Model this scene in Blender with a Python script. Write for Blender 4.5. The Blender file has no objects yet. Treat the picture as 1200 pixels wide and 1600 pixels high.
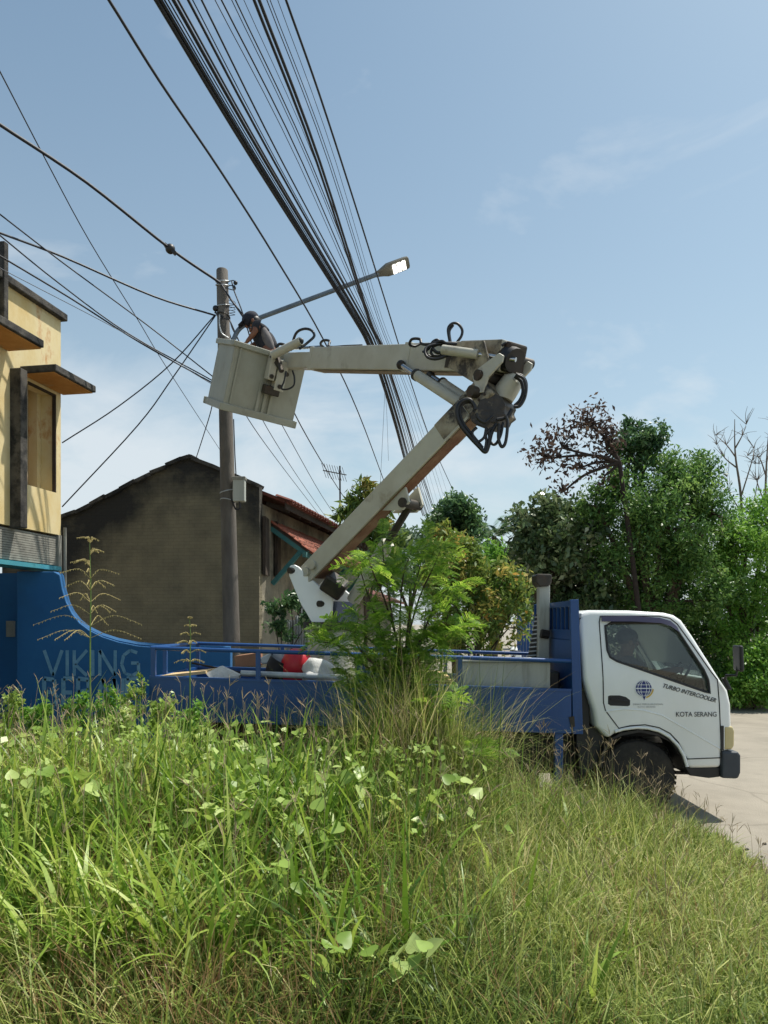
import bpy, bmesh, math, random
import numpy as np
from mathutils import Vector, Matrix

random.seed(7); RNG = np.random.default_rng(11)
scene = bpy.context.scene
col = scene.collection

# ------------------------------------------------------------------ camera, sky, sun, exposure
F, EYE, YH = 1200.0, 1.93, 975.0          # focal length in photo pixels, eye height, horizon row
cam = bpy.data.cameras.new('camera'); cam_o = bpy.data.objects.new('camera', cam); col.objects.link(cam_o)
cam_o.location = (0, 0, EYE); cam_o.rotation_euler = (math.pi/2, 0, 0)
cam.sensor_fit = 'AUTO'; cam.sensor_width = 36; cam.lens = 27.0
cam.shift_y = (YH-800)/1600; cam.clip_start = .05; cam.clip_end = 3000
scene.camera = cam_o

TO_SUN = Vector((0.40, 0.20, 0.89)).normalized()
wd = bpy.data.worlds.new('World'); scene.world = wd; wd.use_nodes = True
nt = wd.node_tree; nt.nodes.clear()
def wn(t, **k):
    n = nt.nodes.new(t)
    for a, b in k.items(): setattr(n, a, b)
    return n
sky = wn('ShaderNodeTexSky'); sky.sky_type = 'NISHITA'; sky.sun_disc = False
sky.sun_elevation = math.asin(TO_SUN.z); sky.sun_rotation = math.atan2(TO_SUN.x, TO_SUN.y)
sky.air_density = 1.0; sky.dust_density = 1.6; sky.ozone_density = 0.8; sky.altitude = 0
tc = wn('ShaderNodeTexCoord'); sep = wn('ShaderNodeSeparateXYZ'); nt.links.new(tc.outputs['Generated'], sep.inputs[0])
zad = wn('ShaderNodeMath', operation='ADD'); zad.inputs[1].default_value = .22; nt.links.new(sep.outputs['Z'], zad.inputs[0])
dx = wn('ShaderNodeMath', operation='DIVIDE'); dy_ = wn('ShaderNodeMath', operation='DIVIDE')
nt.links.new(sep.outputs['X'], dx.inputs[0]); nt.links.new(zad.outputs[0], dx.inputs[1])
nt.links.new(sep.outputs['Y'], dy_.inputs[0]); nt.links.new(zad.outputs[0], dy_.inputs[1])
cmb = wn('ShaderNodeCombineXYZ'); nt.links.new(dx.outputs[0], cmb.inputs[0]); nt.links.new(dy_.outputs[0], cmb.inputs[1]); cmb.inputs[2].default_value = 5.1
noi = wn('ShaderNodeTexNoise'); noi.inputs['Scale'].default_value = 1.6; noi.inputs['Detail'].default_value = 7; noi.inputs['Roughness'].default_value = .55; noi.inputs['Distortion'].default_value = .6
nt.links.new(cmb.outputs[0], noi.inputs['Vector'])
rmp = wn('ShaderNodeValToRGB'); rmp.color_ramp.elements[0].position = .52; rmp.color_ramp.elements[0].color = (0,0,0,1)
rmp.color_ramp.elements[1].position = .76; rmp.color_ramp.elements[1].color = (.75,.75,.75,1)
lowc = wn('ShaderNodeMapRange', clamp=True); lowc.inputs['From Min'].default_value = .12; lowc.inputs['From Max'].default_value = .38; lowc.inputs['To Min'].default_value = .2; lowc.inputs['To Max'].default_value = -.05
nt.links.new(sep.outputs['Z'], lowc.inputs['Value']); cadd = wn('ShaderNodeMath', operation='ADD'); nt.links.new(noi.outputs['Fac'], cadd.inputs[0]); nt.links.new(lowc.outputs[0], cadd.inputs[1])
nt.links.new(cadd.outputs[0], rmp.inputs[0])
mixc = wn('ShaderNodeMix', data_type='RGBA'); mixc.inputs['B'].default_value = (6.4, 6.7, 6.9, 1)
nt.links.new(rmp.outputs[0], mixc.inputs['Factor']); tint = wn('ShaderNodeMix', data_type='RGBA', blend_type='MULTIPLY'); tint.inputs['Factor'].default_value = 1; tint.inputs['B'].default_value = (.95, 1.09, 1.0, 1)
nt.links.new(sky.outputs[0], tint.inputs['A']); nt.links.new(tint.outputs['Result'], mixc.inputs['A'])
hz_ = wn('ShaderNodeMapRange', clamp=True); hz_.inputs['From Min'].default_value = 0; hz_.inputs['From Max'].default_value = .85; hz_.inputs['To Min'].default_value = 1; hz_.inputs['To Max'].default_value = 0
nt.links.new(sep.outputs['Z'], hz_.inputs['Value'])
hp2 = wn('ShaderNodeMath', operation='POWER'); hp2.inputs[1].default_value = 1.7; nt.links.new(hz_.outputs[0], hp2.inputs[0])
hm_ = wn('ShaderNodeMath', operation='MULTIPLY'); hm_.inputs[1].default_value = .62; nt.links.new(hp2.outputs[0], hm_.inputs[0])
mixh = wn('ShaderNodeMix', data_type='RGBA'); mixh.inputs['B'].default_value = (5.0, 5.7, 6.2, 1)
nt.links.new(hm_.outputs[0], mixh.inputs['Factor']); nt.links.new(mixc.outputs['Result'], mixh.inputs['A'])
bg = wn('ShaderNodeBackground'); bg.inputs['Strength'].default_value = .108
nt.links.new(mixh.outputs['Result'], bg.inputs['Color'])
wo = wn('ShaderNodeOutputWorld'); nt.links.new(bg.outputs[0], wo.inputs[0])

sun = bpy.data.lights.new('sun', 'SUN'); sun.energy = 4.6; sun.angle = math.radians(.53); sun.color = (1, .95, .86)
sun_o = bpy.data.objects.new('sun', sun); col.objects.link(sun_o); sun_o.location = (10, 5, 30)
sun_o.rotation_euler = TO_SUN.to_track_quat('Z', 'Y').to_euler()
vs = scene.view_settings; vs.view_transform = 'Standard'; vs.look = 'None'; vs.exposure = 0.3; vs.gamma = 1.0; vs.use_curve_mapping = False
scene.render.engine = 'CYCLES'
scene.cycles.max_bounces = 6; scene.cycles.transparent_max_bounces = 12

# ------------------------------------------------------------------ helpers
def P(px, py, Y):                          # a spot of the photograph at distance Y -> world point
    return Vector(((px-600)/F*Y, Y, EYE+(YH-py)/F*Y))
Z = Vector((0, 0, 1))
def catmull(pts, n=6):
    pts = [Vector(p) for p in pts]
    if len(pts) < 3: return pts
    ext = [pts[0]*2-pts[1]]+pts+[pts[-1]*2-pts[-2]]
    out = []
    for i in range(1, len(ext)-2):
        a, b, c, d = ext[i-1:i+3]
        for k in range(n):
            t = k/n
            out.append(.5*((2*b)+(c-a)*t+(2*a-5*b+4*c-d)*t*t+(3*b-a-3*c+d)*t**3))
    out.append(pts[-1]); return out

BASE = {}
class MB:
    def __init__(s): s.v = []; s.f = []
    def add(s, vs, fs):
        o = len(s.v); s.v += [tuple(v) for v in vs]; s.f += [tuple(i+o for i in f) for f in fs]; return s
    def box2(s, lo, hi):
        x0, y0, z0 = lo; x1, y1, z1 = hi
        return s.add([(x0,y0,z0),(x1,y0,z0),(x1,y1,z0),(x0,y1,z0),(x0,y0,z1),(x1,y0,z1),(x1,y1,z1),(x0,y1,z1)],
                     [(0,3,2,1),(4,5,6,7),(0,1,5,4),(1,2,6,5),(2,3,7,6),(3,0,4,7)])
    def obox(s, c, ax, ay, az):            # centre and three half-axis vectors
        c = Vector(c); vs = [c+ax*i+ay*j+az*k for k in (-1,1) for (i,j) in ((-1,-1),(1,-1),(1,1),(-1,1))]
        return s.add(vs, [(0,3,2,1),(4,5,6,7),(0,1,5,4),(1,2,6,5),(2,3,7,6),(3,0,4,7)])
    def bar(s, a, b, w, h, side=None, w2=None, h2=None):
        a, b = Vector(a), Vector(b); d = (b-a).normalized()
        sd = (Vector(side) if side else d.cross(Z) if abs(d.z) < .95 else Vector((1,0,0)))
        sd = (sd-d*sd.dot(d)).normalized(); up = sd.cross(d).normalized()
        w2 = w if w2 is None else w2; h2 = h if h2 is None else h2
        vs = [p+sd*i*ww/2+up*j*hh/2 for p, ww, hh in ((a,w,h),(b,w2,h2)) for i, j in ((-1,-1),(1,-1),(1,1),(-1,1))]
        return s.add(vs, [(0,3,2,1),(4,5,6,7),(0,1,5,4),(1,2,6,5),(2,3,7,6),(3,0,4,7)])
    def tube(s, pts, r, n=8, cap=True, closed=False):
        pts = [Vector(p) for p in pts]; m = len(pts)
        rs = r if isinstance(r, (list, tuple)) else [r]*m
        if len(rs) != m: rs = [rs[0]+(rs[-1]-rs[0])*i/(m-1) for i in range(m)]
        vs = []; up = None
        for i, p in enumerate(pts):
            if closed: d = pts[(i+1)%m]-pts[i-1]
            else: d = pts[min(i+1, m-1)]-pts[max(i-1, 0)]
            if d.length < 1e-9: d = Z.copy()
            d.normalize()
            if up is None: up = d.orthogonal().normalized()
            up = (up-d*up.dot(d)); up = up.normalized() if up.length > 1e-6 else d.orthogonal().normalized()
            sd = d.cross(up)
            for k in range(n):
                a = 2*math.pi*k/n; vs.append(p+(up*math.cos(a)+sd*math.sin(a))*rs[i])
        fs = []
        for i in range(m if closed else m-1):
            j = (i+1) % m
            for k in range(n): fs.append((i*n+k, i*n+(k+1)%n, j*n+(k+1)%n, j*n+k))
        if cap and not closed: fs += [tuple(range(n))[::-1], tuple((m-1)*n+k for k in range(n))]
        return s.add(vs, fs)
    def prism(s, poly, off):
        poly = [Vector(p) for p in poly]; off = Vector(off); n = len(poly)
        return s.add(poly+[p+off for p in poly], [tuple(range(n)), tuple(range(2*n-1, n-1, -1))]+[(i, n+i, n+(i+1)%n, (i+1)%n) for i in range(n)])
    def lathe(s, prof, o, axis, n=24, closed_ends=True):
        o = Vector(o); ax = Vector(axis).normalized(); e1 = ax.orthogonal().normalized(); e2 = ax.cross(e1)
        vs = []; m = len(prof)
        for r, t in prof:
            for k in range(n):
                a = 2*math.pi*k/n; vs.append(o+ax*t+(e1*math.cos(a)+e2*math.sin(a))*max(r, 1e-4))
        fs = [(i*n+k, i*n+(k+1)%n, (i+1)*n+(k+1)%n, (i+1)*n+k) for i in range(m-1) for k in range(n)]
        if closed_ends: fs += [tuple(range(n))[::-1], tuple((m-1)*n+k for k in range(n))]
        return s.add(vs, fs)
    def ball(s, c, r, nu=12, nv=8, M=None):
        c = Vector(c); R = Vector(r) if not isinstance(r, (int, float)) else Vector((r,r,r)); vs = []; fs = []
        for j in range(nv+1):
            th = math.pi*j/nv
            for i in range(nu):
                ph = 2*math.pi*i/nu
                q = Vector((R.x*math.sin(th)*math.cos(ph), R.y*math.sin(th)*math.sin(ph), R.z*math.cos(th)))
                vs.append(c+(M @ q if M else q))
        for j in range(nv):
            for i in range(nu): fs.append((j*nu+i, (j+1)*nu+i, (j+1)*nu+(i+1)%nu, j*nu+(i+1)%nu))
        return s.add(vs, fs)
    def build(s, name, mat, parent=None, bevel=0, smooth=None, loc=None, segs=2):
        b = BASE[parent.name] if parent else Vector(loc if loc is not None else (0,0,0))
        me = bpy.data.meshes.new(name); me.from_pydata([(x-b[0], y-b[1], z-b[2]) for x, y, z in s.v], [], s.f); me.validate()
        bm = bmesh.new(); bm.from_mesh(me); bmesh.ops.recalc_face_normals(bm, faces=bm.faces); bm.to_mesh(me); bm.free()
        o = bpy.data.objects.new(name, me); col.objects.link(o); me.materials.append(mat)
        if smooth is not None:
            me.polygons.foreach_set('use_smooth', [True]*len(me.polygons)); me.set_sharp_from_angle(angle=math.radians(smooth))
        if bevel:
            m = o.modifiers.new('bevel', 'BEVEL'); m.width = bevel; m.segments = segs; m.limit_method = 'ANGLE'; m.angle_limit = math.radians(35); m.harden_normals = False
        if parent: o.parent = parent
        else: o.location = b
        BASE[o.name] = b
        return o
def tag(o, label=None, cat=None, group=None, kind=None):
    if label: o['label'] = label
    if cat: o['category'] = cat
    if group: o['group'] = group
    if kind: o['kind'] = kind
    return o
def thing(name, label, cat, loc, group=None):
    o = bpy.data.objects.new(name, None); o.empty_display_size = .1; col.objects.link(o); o.location = loc
    BASE[o.name] = Vector(loc); return tag(o, label, cat, group)
def put(name, me, parent, loc=(0,0,0), rot=(0,0,0), scl=1.0):   # a copy that shares its mesh
    o = bpy.data.objects.new(name, me); col.objects.link(o); o.parent = parent
    o.location = loc; o.rotation_euler = rot; o.scale = (scl,)*3 if isinstance(scl, (int, float)) else scl
    return o
def np_mesh(name, V, Q, mat, r=None, smooth=False):            # fast mesh from arrays (quads or tris)
    me = bpy.data.meshes.new(name); n, k = Q.shape
    me.vertices.add(len(V)); me.vertices.foreach_set('co', np.ascontiguousarray(V, dtype=np.float32).ravel())
    me.loops.add(n*k); me.loops.foreach_set('vertex_index', np.ascontiguousarray(Q, dtype=np.int32).ravel())
    me.polygons.add(n); me.polygons.foreach_set('loop_start', np.arange(0, n*k, k, dtype=np.int32))
    me.update(calc_edges=True); me.validate()
    if r is not None:
        a = me.attributes.new('r', 'FLOAT', 'POINT'); a.data.foreach_set('value', np.ascontiguousarray(r, dtype=np.float32))
    if smooth: me.polygons.foreach_set('use_smooth', np.ones(n, dtype=bool))
    me.materials.append(mat); return me
def np_obj(name, me, parent=None, loc=(0,0,0)):
    o = bpy.data.objects.new(name, me); col.objects.link(o)
    if parent: o.parent = parent
    else: o.location = loc
    return o

# ------------------------------------------------------------------ materials
def C(r, g, b):                             # sRGB 0-255 -> linear
    f = lambda c: (c/255/12.92 if c/255 <= .04045 else ((c/255+.055)/1.055)**2.4)
    return (f(r), f(g), f(b), 1)
def mk(name, c1, c2=None, scale=4, rough=.6, metal=0, bump=0, bscale=60, c3=None, s3=1.2, th3=(.55,.75), stretch=(1,1,1), spec=.5, coat=0):
    m = bpy.data.materials.new(name); m.use_nodes = True; t = m.node_tree; N = t.nodes; L = t.links; b = N['Principled BSDF']
    b.inputs['Roughness'].default_value = rough; b.inputs['Metallic'].default_value = metal
    b.inputs['Specular IOR Level'].default_value = spec; b.inputs['Coat Weight'].default_value = coat
    b.inputs['Base Color'].default_value = c1
    tcn = N.new('ShaderNodeTexCoord'); mp = N.new('ShaderNodeMapping'); mp.inputs['Scale'].default_value = stretch; L.new(tcn.outputs['Object'], mp.inputs[0])
    if c2:
        n = N.new('ShaderNodeTexNoise'); n.inputs['Scale'].default_value = scale; n.inputs['Detail'].default_value = 8; n.inputs['Roughness'].default_value = .65; L.new(mp.outputs[0], n.inputs['Vector'])
        r = N.new('ShaderNodeValToRGB'); r.color_ramp.elements[0].position = .36; r.color_ramp.elements[1].position = .66; r.color_ramp.elements[0].color = c1; r.color_ramp.elements[1].color = c2; L.new(n.outputs['Fac'], r.inputs[0])
        out = r.outputs[0]
        if c3:
            n3 = N.new('ShaderNodeTexNoise'); n3.inputs['Scale'].default_value = s3; n3.inputs['Detail'].default_value = 9; n3.inputs['Roughness'].default_value = .7; L.new(mp.outputs[0], n3.inputs['Vector'])
            r3 = N.new('ShaderNodeValToRGB'); r3.color_ramp.elements[0].position = th3[0]; r3.color_ramp.elements[1].position = th3[1]; L.new(n3.outputs['Fac'], r3.inputs[0])
            mx = N.new('ShaderNodeMix'); mx.data_type = 'RGBA'; L.new(r3.outputs[0], mx.inputs['Factor']); L.new(out, mx.inputs['A']); mx.inputs['B'].default_value = c3; out = mx.outputs['Result']
        L.new(out, b.inputs['Base Color'])
    if bump:
        nb = N.new('ShaderNodeTexNoise'); nb.inputs['Scale'].default_value = bscale; nb.inputs['Detail'].default_value = 6; L.new(mp.outputs[0], nb.inputs['Vector'])
        bp = N.new('ShaderNodeBump'); bp.inputs['Strength'].default_value = bump; bp.inputs['Distance'].default_value = .02; L.new(nb.outputs['Fac'], bp.inputs['Height']); L.new(bp.outputs[0], b.inputs['Normal'])
    return m
def leafmat(name, stops, trans=.35, rough=.45, spec=.4):
    m = bpy.data.materials.new(name); m.use_nodes = True; t = m.node_tree; N = t.nodes; L = t.links; b = N['Principled BSDF']
    a = N.new('ShaderNodeAttribute'); a.attribute_name = 'r'
    r = N.new('ShaderNodeValToRGB'); e = r.color_ramp.elements
    while len(e) < len(stops): e.new(.5)
    for i, (p, c) in enumerate(stops): e[i].position = p; e[i].color = c
    L.new(a.outputs['Fac'], r.inputs[0]); L.new(r.outputs[0], b.inputs['Base Color'])
    b.inputs['Roughness'].default_value = rough; b.inputs['Specular IOR Level'].default_value = spec
    tr = N.new('ShaderNodeBsdfTranslucent'); hs = N.new('ShaderNodeHueSaturation'); hs.inputs['Value'].default_value = 1.3; hs.inputs['Hue'].default_value = .485
    L.new(r.outputs[0], hs.inputs['Color']); L.new(hs.outputs[0], tr.inputs['Color'])
    mx = N.new('ShaderNodeMixShader'); mx.inputs[0].default_value = trans; L.new(b.outputs[0], mx.inputs[1]); L.new(tr.outputs[0], mx.inputs[2])
    L.new(mx.outputs[0], N['Material Output'].inputs[0]); return m
def glassmat(name, tint, gl=.12):
    m = bpy.data.materials.new(name); m.use_nodes = True; t = m.node_tree; N = t.nodes; L = t.links
    tr = N.new('ShaderNodeBsdfTransparent'); tr.inputs[0].default_value = tint; g = N.new('ShaderNodeBsdfGlossy'); g.inputs['Roughness'].default_value = .03
    fr = N.new('ShaderNodeFresnel'); fr.inputs[0].default_value = 1.5; ad = N.new('ShaderNodeMath'); ad.operation = 'ADD'; ad.inputs[1].default_value = gl; L.new(fr.outputs[0], ad.inputs[0])
    mx = N.new('ShaderNodeMixShader'); L.new(ad.outputs[0], mx.inputs[0]); L.new(tr.outputs[0], mx.inputs[1]); L.new(g.outputs[0], mx.inputs[2]); L.new(mx.outputs[0], N['Material Output'].inputs[0]); return m
def emis(name, c, s):
    m = bpy.data.materials.new(name); m.use_nodes = True; b = m.node_tree.nodes['Principled BSDF']; b.inputs['Base Color'].default_value = c; b.inputs['Emission Color'].default_value = c; b.inputs['Emission Strength'].default_value = s; return m

M = {}
M['road'] = mk('concrete_road', C(136,129,116), C(152,144,130), 1.3, .85, bump=.4, bscale=60, c3=C(112,105,94), s3=.5, th3=(.55,.8))
_m = M['road']; N = _m.node_tree.nodes; L = _m.node_tree.links; _b = N['Principled BSDF']; _old = _b.inputs['Base Color'].links[0].from_socket
_t = N.new('ShaderNodeTexCoord'); _n = N.new('ShaderNodeTexNoise'); _n.inputs['Scale'].default_value = 2.5; _n.inputs['Detail'].default_value = 5; L.new(_t.outputs['Object'], _n.inputs['Vector'])
_a = N.new('ShaderNodeMix'); _a.data_type = 'RGBA'; _a.inputs['Factor'].default_value = .12; L.new(_t.outputs['Object'], _a.inputs['A']); L.new(_n.outputs['Color'], _a.inputs['B'])
_v = N.new('ShaderNodeTexVoronoi'); _v.feature = 'DISTANCE_TO_EDGE'; _v.inputs['Scale'].default_value = .55; L.new(_a.outputs['Result'], _v.inputs['Vector'])
_r = N.new('ShaderNodeValToRGB'); _r.color_ramp.elements[0].position = .004; _r.color_ramp.elements[0].color = (.45,.43,.4,1); _r.color_ramp.elements[1].position = .012; _r.color_ramp.elements[1].color = (1,1,1,1); L.new(_v.outputs['Distance'], _r.inputs[0])
_x = N.new('ShaderNodeMix'); _x.data_type = 'RGBA'; _x.blend_type = 'MULTIPLY'; _x.inputs['Factor'].default_value = .35; L.new(_old, _x.inputs['A']); L.new(_r.outputs[0], _x.inputs['B']); L.new(_x.outputs['Result'], _b.inputs['Base Color'])
M['soil'] = mk('soil', C(74,66,44), C(96,88,56), 6, .95, bump=.6, bscale=25)
M['blue'] = mk('blue_truck_paint', C(26,70,128), C(32,78,136), 3, .38, c3=C(34,62,98), s3=2.2, th3=(.56,.8), stretch=(1,1,.35), bump=.03, bscale=30)
M['white'] = mk('white_cab_paint', C(238,240,238), C(230,232,228), 2, .3, c3=C(176,176,164), s3=1.6, th3=(.62,.9), stretch=(1,1,.5), coat=.3)
M['boom'] = mk('boom_cream_paint', C(186,184,170), C(172,168,152), 3, .42, c3=C(112,94,70), s3=2.6, th3=(.56,.78), bump=.06, bscale=25)
M['grimy'] = mk('grease_stained_paint', C(160,152,132), C(112,98,76), 6, .5, c3=C(34,30,28), s3=3.4, th3=(.47,.58), bump=.15, bscale=30)
M['greasy'] = mk('grease_caked_steel', C(62,54,44), C(36,32,28), 9, .5, c3=C(128,116,94), s3=6, th3=(.58,.68), bump=.6, bscale=26)
M['tan'] = mk('tan_boom_underside', C(142,126,102), C(116,98,76), 4, .7, c3=C(92,66,46), s3=3)  # browner tone for the strip under the upper boom
M['bucket'] = mk('bucket_paint', C(160,161,148), C(144,143,128), 2.5, .5, c3=C(100,92,74), s3=2.2, th3=(.56,.8), stretch=(1,1,.4), bump=.05)
M['rust'] = mk('rusty_boom_underside', C(112,70,46), C(150,122,94), 5, .7, c3=C(74,44,30), s3=4, th3=(.5,.75), stretch=(.6,.6,.6), bump=.2)
M['steel'] = mk('chrome_rod', C(190,190,190), C(150,150,150), 9, .22, 1.0)
M['dsteel'] = mk('dark_steel', C(52,50,48), C(74,68,60), 8, .5, .6, c3=C(84,58,40), s3=5)
M['black'] = mk('black_plastic', C(24,24,26), C(34,34,36), 6, .5)
M['rubber'] = mk('tyre_rubber', C(34,33,32), C(62,58,52), 5, .85, c3=C(80,74,64), s3=3, th3=(.55,.8), bump=.3)
M['deepnavy'] = mk('dark_navy_paint', C(26,34,54), C(34,42,60), 5, .5)
M['hose'] = mk('black_rubber_hose', C(18,18,20), C(28,28,30), 12, .45)
M['cable'] = mk('black_cable_sheath', C(20,22,30), C(28,30,40), 4, .55)
M['thin'] = mk('grey_wire', C(60,66,78), C(76,82,92), 4, .5)
M['poleconc'] = mk('pole_concrete', C(112,106,98), C(90,84,78), 5, .9, c3=C(72,66,60), s3=1.2, th3=(.45,.7), stretch=(1,1,.3), bump=.3)
M['yellow'] = mk('yellow_plaster', C(208,182,122), C(224,212,172), 1.3, .85, c3=C(192,140,84), s3=1.3, th3=(.56,.64), stretch=(1,1,.6), bump=.15, bscale=18)
M['orange'] = mk('orange_faded_plaster', C(176,116,54), C(196,140,76), 3, .9, c3=C(150,140,110), s3=2, bump=.2)
M['mould'] = mk('mouldy_concrete', C(86,82,76), C(52,50,48), 5, .95, c3=C(30,30,30), s3=2.5, th3=(.45,.6), bump=.4)
M['slat'] = mk('grey_slat', C(150,148,138), C(126,124,116), 5, .8, c3=C(70,68,64), s3=2)
M['teal'] = mk('teal_paint', C(58,138,156), C(74,150,160), 5, .7)
M['dteal'] = mk('weathered_teal_timber', C(52,104,106), C(70,116,112), 6, .85, bump=.2)
M['wallblue'] = mk('blue_wall_paint', C(26,90,142), C(34,100,152), 1.2, .75, c3=C(34,84,124), s3=.8, th3=(.5,.8), bump=.1, bscale=14)
M['chalk'] = mk('faded_spray_paint', C(122,164,188), C(92,142,174), 6, .85, c3=C(138,174,192), s3=9)
M['cream'] = mk('cream_house_wall', C(150,142,122), C(122,116,100), 2, .9, c3=C(74,70,64), s3=1.1, th3=(.45,.65), bump=.2)
M['tile'] = mk('red_clay_tile', C(150,80,60), C(176,106,82), 9, .85, c3=C(84,56,48), s3=4, th3=(.46,.62), bump=.2)
M['tileold'] = mk('old_clay_tile', C(116,62,50), C(92,54,46), 9, .9, c3=C(60,46,42), s3=3, bump=.2)
M['timber'] = mk('dark_timber', C(66,54,44), C(48,40,34), 7, .9, bump=.2)
M['alu'] = mk('aluminium_sheet', C(190,194,196), C(160,164,166), 5, .45, .3)
M['skin'] = mk('skin', C(128,84,62), C(118,76,56), 9, .55)
M['shirt'] = mk('dark_shirt', C(36,38,46), C(46,48,56), 9, .9, bump=.2)
M['shirtpale'] = mk('grey_shirt_panel', C(120,116,116), C(96,92,94), 9, .9)
M['trouser'] = mk('dark_trousers', C(34,38,52), C(42,46,58), 9, .9)
M['seat'] = mk('seat_fabric', C(46,48,52), C(58,60,62), 9, .9)
M['glass'] = glassmat('side_glass', (.74,.80,.78,1), .02)
M['lampgl'] = mk('yellowed_headlight_lens', C(206,190,140), C(186,168,118), 3, .15, coat=.6)
M['bumper'] = mk('grey_blue_bumper', C(50,57,65), C(60,67,74), 4, .55, c3=C(46,48,50), s3=3)
M['led'] = emis('led_panel', (1, .98, .92, 1), 3.2)
M['lampbody'] = mk('lamp_housing', C(120,118,108), C(96,94,86), 5, .5, .3)
M['galv'] = mk('galvanised_pipe', C(112,124,134), C(90,100,110), 6, .5, .4)
M['red'] = mk('red_plastic', C(196,28,44), C(182,24,38), 4, .4)
M['sack'] = mk('white_sack', C(206,206,202), C(176,176,172), 6, .9, bump=.4, bscale=20)
M['card'] = mk('cardboard', C(160,118,92), C(140,100,76), 5, .9)
M['wood'] = mk('pale_wood', C(214,190,146), C(190,160,116), 7, .85, bump=.2)
M['greybox'] = mk('grey_steel_box', C(176,178,170), C(156,158,150), 2.5, .55, c3=C(116,116,106), s3=2.5, th3=(.55,.8), stretch=(2.5,2.5,.25))
M['stem'] = mk('branch_bark', C(86,74,58), C(62,54,44), 12, .95, bump=.4)
M['dstem'] = mk('dark_bark', C(58,48,42), C(44,38,34), 12, .95)
M['palebark'] = mk('dry_bark', C(126,112,98), C(100,88,78), 12, .95)
M['straw'] = mk('straw_stalk', C(186,170,116), C(160,142,92), 14, .8)
M['seedh'] = mk('seed_spike', C(150,128,104), C(176,160,124), 30, .85)
M['gstalk'] = mk('green_stalk', C(110,136,62), C(86,112,48), 14, .6)
M['text'] = mk('black_lettering', C(40,42,46), None, rough=.5)
M['greytext'] = mk('grey_lettering', C(140,142,140), None, rough=.5)
M['navy'] = mk('emblem_blue', C(26,46,116), None, rough=.4)
M['emwhite'] = mk('emblem_white', C(226,230,232), None, rough=.4)
M['gold'] = mk('emblem_gold', C(206,170,70), None, rough=.4)
M['visor'] = mk('dark_visor', C(44,38,58), C(52,46,66), 3, .12, coat=.6)
M['seam'] = mk('door_seam', C(26,26,26), None, rough=.8)
M['dash'] = mk('dashboard', C(70,74,76), C(58,62,64), 6, .7)
# gable plaster: brick courses showing through, soot along the roofline
g = mk('sooty_plaster_gable', C(128,120,98), C(110,104,86), 2.2, .95)
N = g.node_tree.nodes; L = g.node_tree.links; b = N['Principled BSDF']
tcn = N.new('ShaderNodeTexCoord'); sp = N.new('ShaderNodeSeparateXYZ'); L.new(tcn.outputs['Object'], sp.inputs[0])
br = N.new('ShaderNodeTexBrick'); br.inputs['Scale'].default_value = 1; br.inputs['Brick Width'].default_value = .22; br.inputs['Row Height'].default_value = .07; br.inputs['Mortar Size'].default_value = .006
cx = N.new('ShaderNodeCombineXYZ'); L.new(sp.outputs['X'], cx.inputs[0]); L.new(sp.outputs['Z'], cx.inputs[1]); L.new(cx.outputs[0], br.inputs['Vector'])
br.inputs['Color1'].default_value = (1,1,1,1); br.inputs['Color2'].default_value = (.86,.86,.86,1); br.inputs['Mortar'].default_value = (.45,.45,.45,1)
nb = N.new('ShaderNodeTexNoise'); nb.inputs['Scale'].default_value = 22; nb.inputs['Detail'].default_value = 8; L.new(tcn.outputs['Object'], nb.inputs['Vector'])
ms = N.new('ShaderNodeMath'); ms.operation = 'MULTIPLY_ADD'; L.new(br.outputs['Color'], ms.inputs[0]); ms.inputs[1].default_value = .5; L.new(nb.outputs['Fac'], ms.inputs[2])
bp = N.new('ShaderNodeBump'); bp.inputs['Strength'].default_value = .6; bp.inputs['Distance'].default_value = .02; L.new(ms.outputs[0], bp.inputs['Height']); L.new(bp.outputs[0], b.inputs['Normal'])
ns = N.new('ShaderNodeTexNoise'); ns.inputs['Scale'].default_value = .9; ns.inputs['Detail'].default_value = 9; ns.inputs['Roughness'].default_value = .68; L.new(tcn.outputs['Object'], ns.inputs['Vector'])
# soot amount: distance below the roof slopes (real staining of this wall) plus blotches
ax = N.new('ShaderNodeMath'); ax.operation = 'ADD'; ax.inputs[1].default_value = 1.45; L.new(sp.outputs['X'], ax.inputs[0])
ab = N.new('ShaderNodeMath'); ab.operation = 'ABSOLUTE'; L.new(ax.outputs[0], ab.inputs[0])
rl = N.new('ShaderNodeMath'); rl.operation = 'MULTIPLY_ADD'; L.new(ab.outputs[0], rl.inputs[0]); rl.inputs[1].default_value = .75; L.new(sp.outputs['Z'], rl.inputs[2])
mr = N.new('ShaderNodeMapRange'); mr.inputs['From Min'].default_value = 4.2; mr.inputs['From Max'].default_value = 5.3; L.new(rl.outputs[0], mr.inputs['Value'])
sm = N.new('ShaderNodeMath'); sm.operation = 'ADD'; L.new(mr.outputs[0], sm.inputs[0]); 
m2 = N.new('ShaderNodeMath'); m2.operation = 'MULTIPLY_ADD'; L.new(ns.outputs['Fac'], m2.inputs[0]); m2.inputs[1].default_value = 2.6; m2.inputs[2].default_value = -1.4; L.new(m2.outputs[0], sm.inputs[1]); sm.use_clamp = True
old = b.inputs['Base Color'].links[0].from_socket
mx = N.new('ShaderNodeMix'); mx.data_type = 'RGBA'; L.new(sm.outputs[0], mx.inputs['Factor']); L.new(old, mx.inputs['A']); mx.inputs['B'].default_value = C(44,43,41)
mm = N.new('ShaderNodeMix'); mm.data_type = 'RGBA'; mm.blend_type = 'MULTIPLY'; mm.inputs['Factor'].default_value = .35; L.new(mx.outputs['Result'], mm.inputs['A']); L.new(br.outputs['Color'], mm.inputs['B']); L.new(mm.outputs['Result'], b.inputs['Base Color'])
M['gable'] = g
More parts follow.
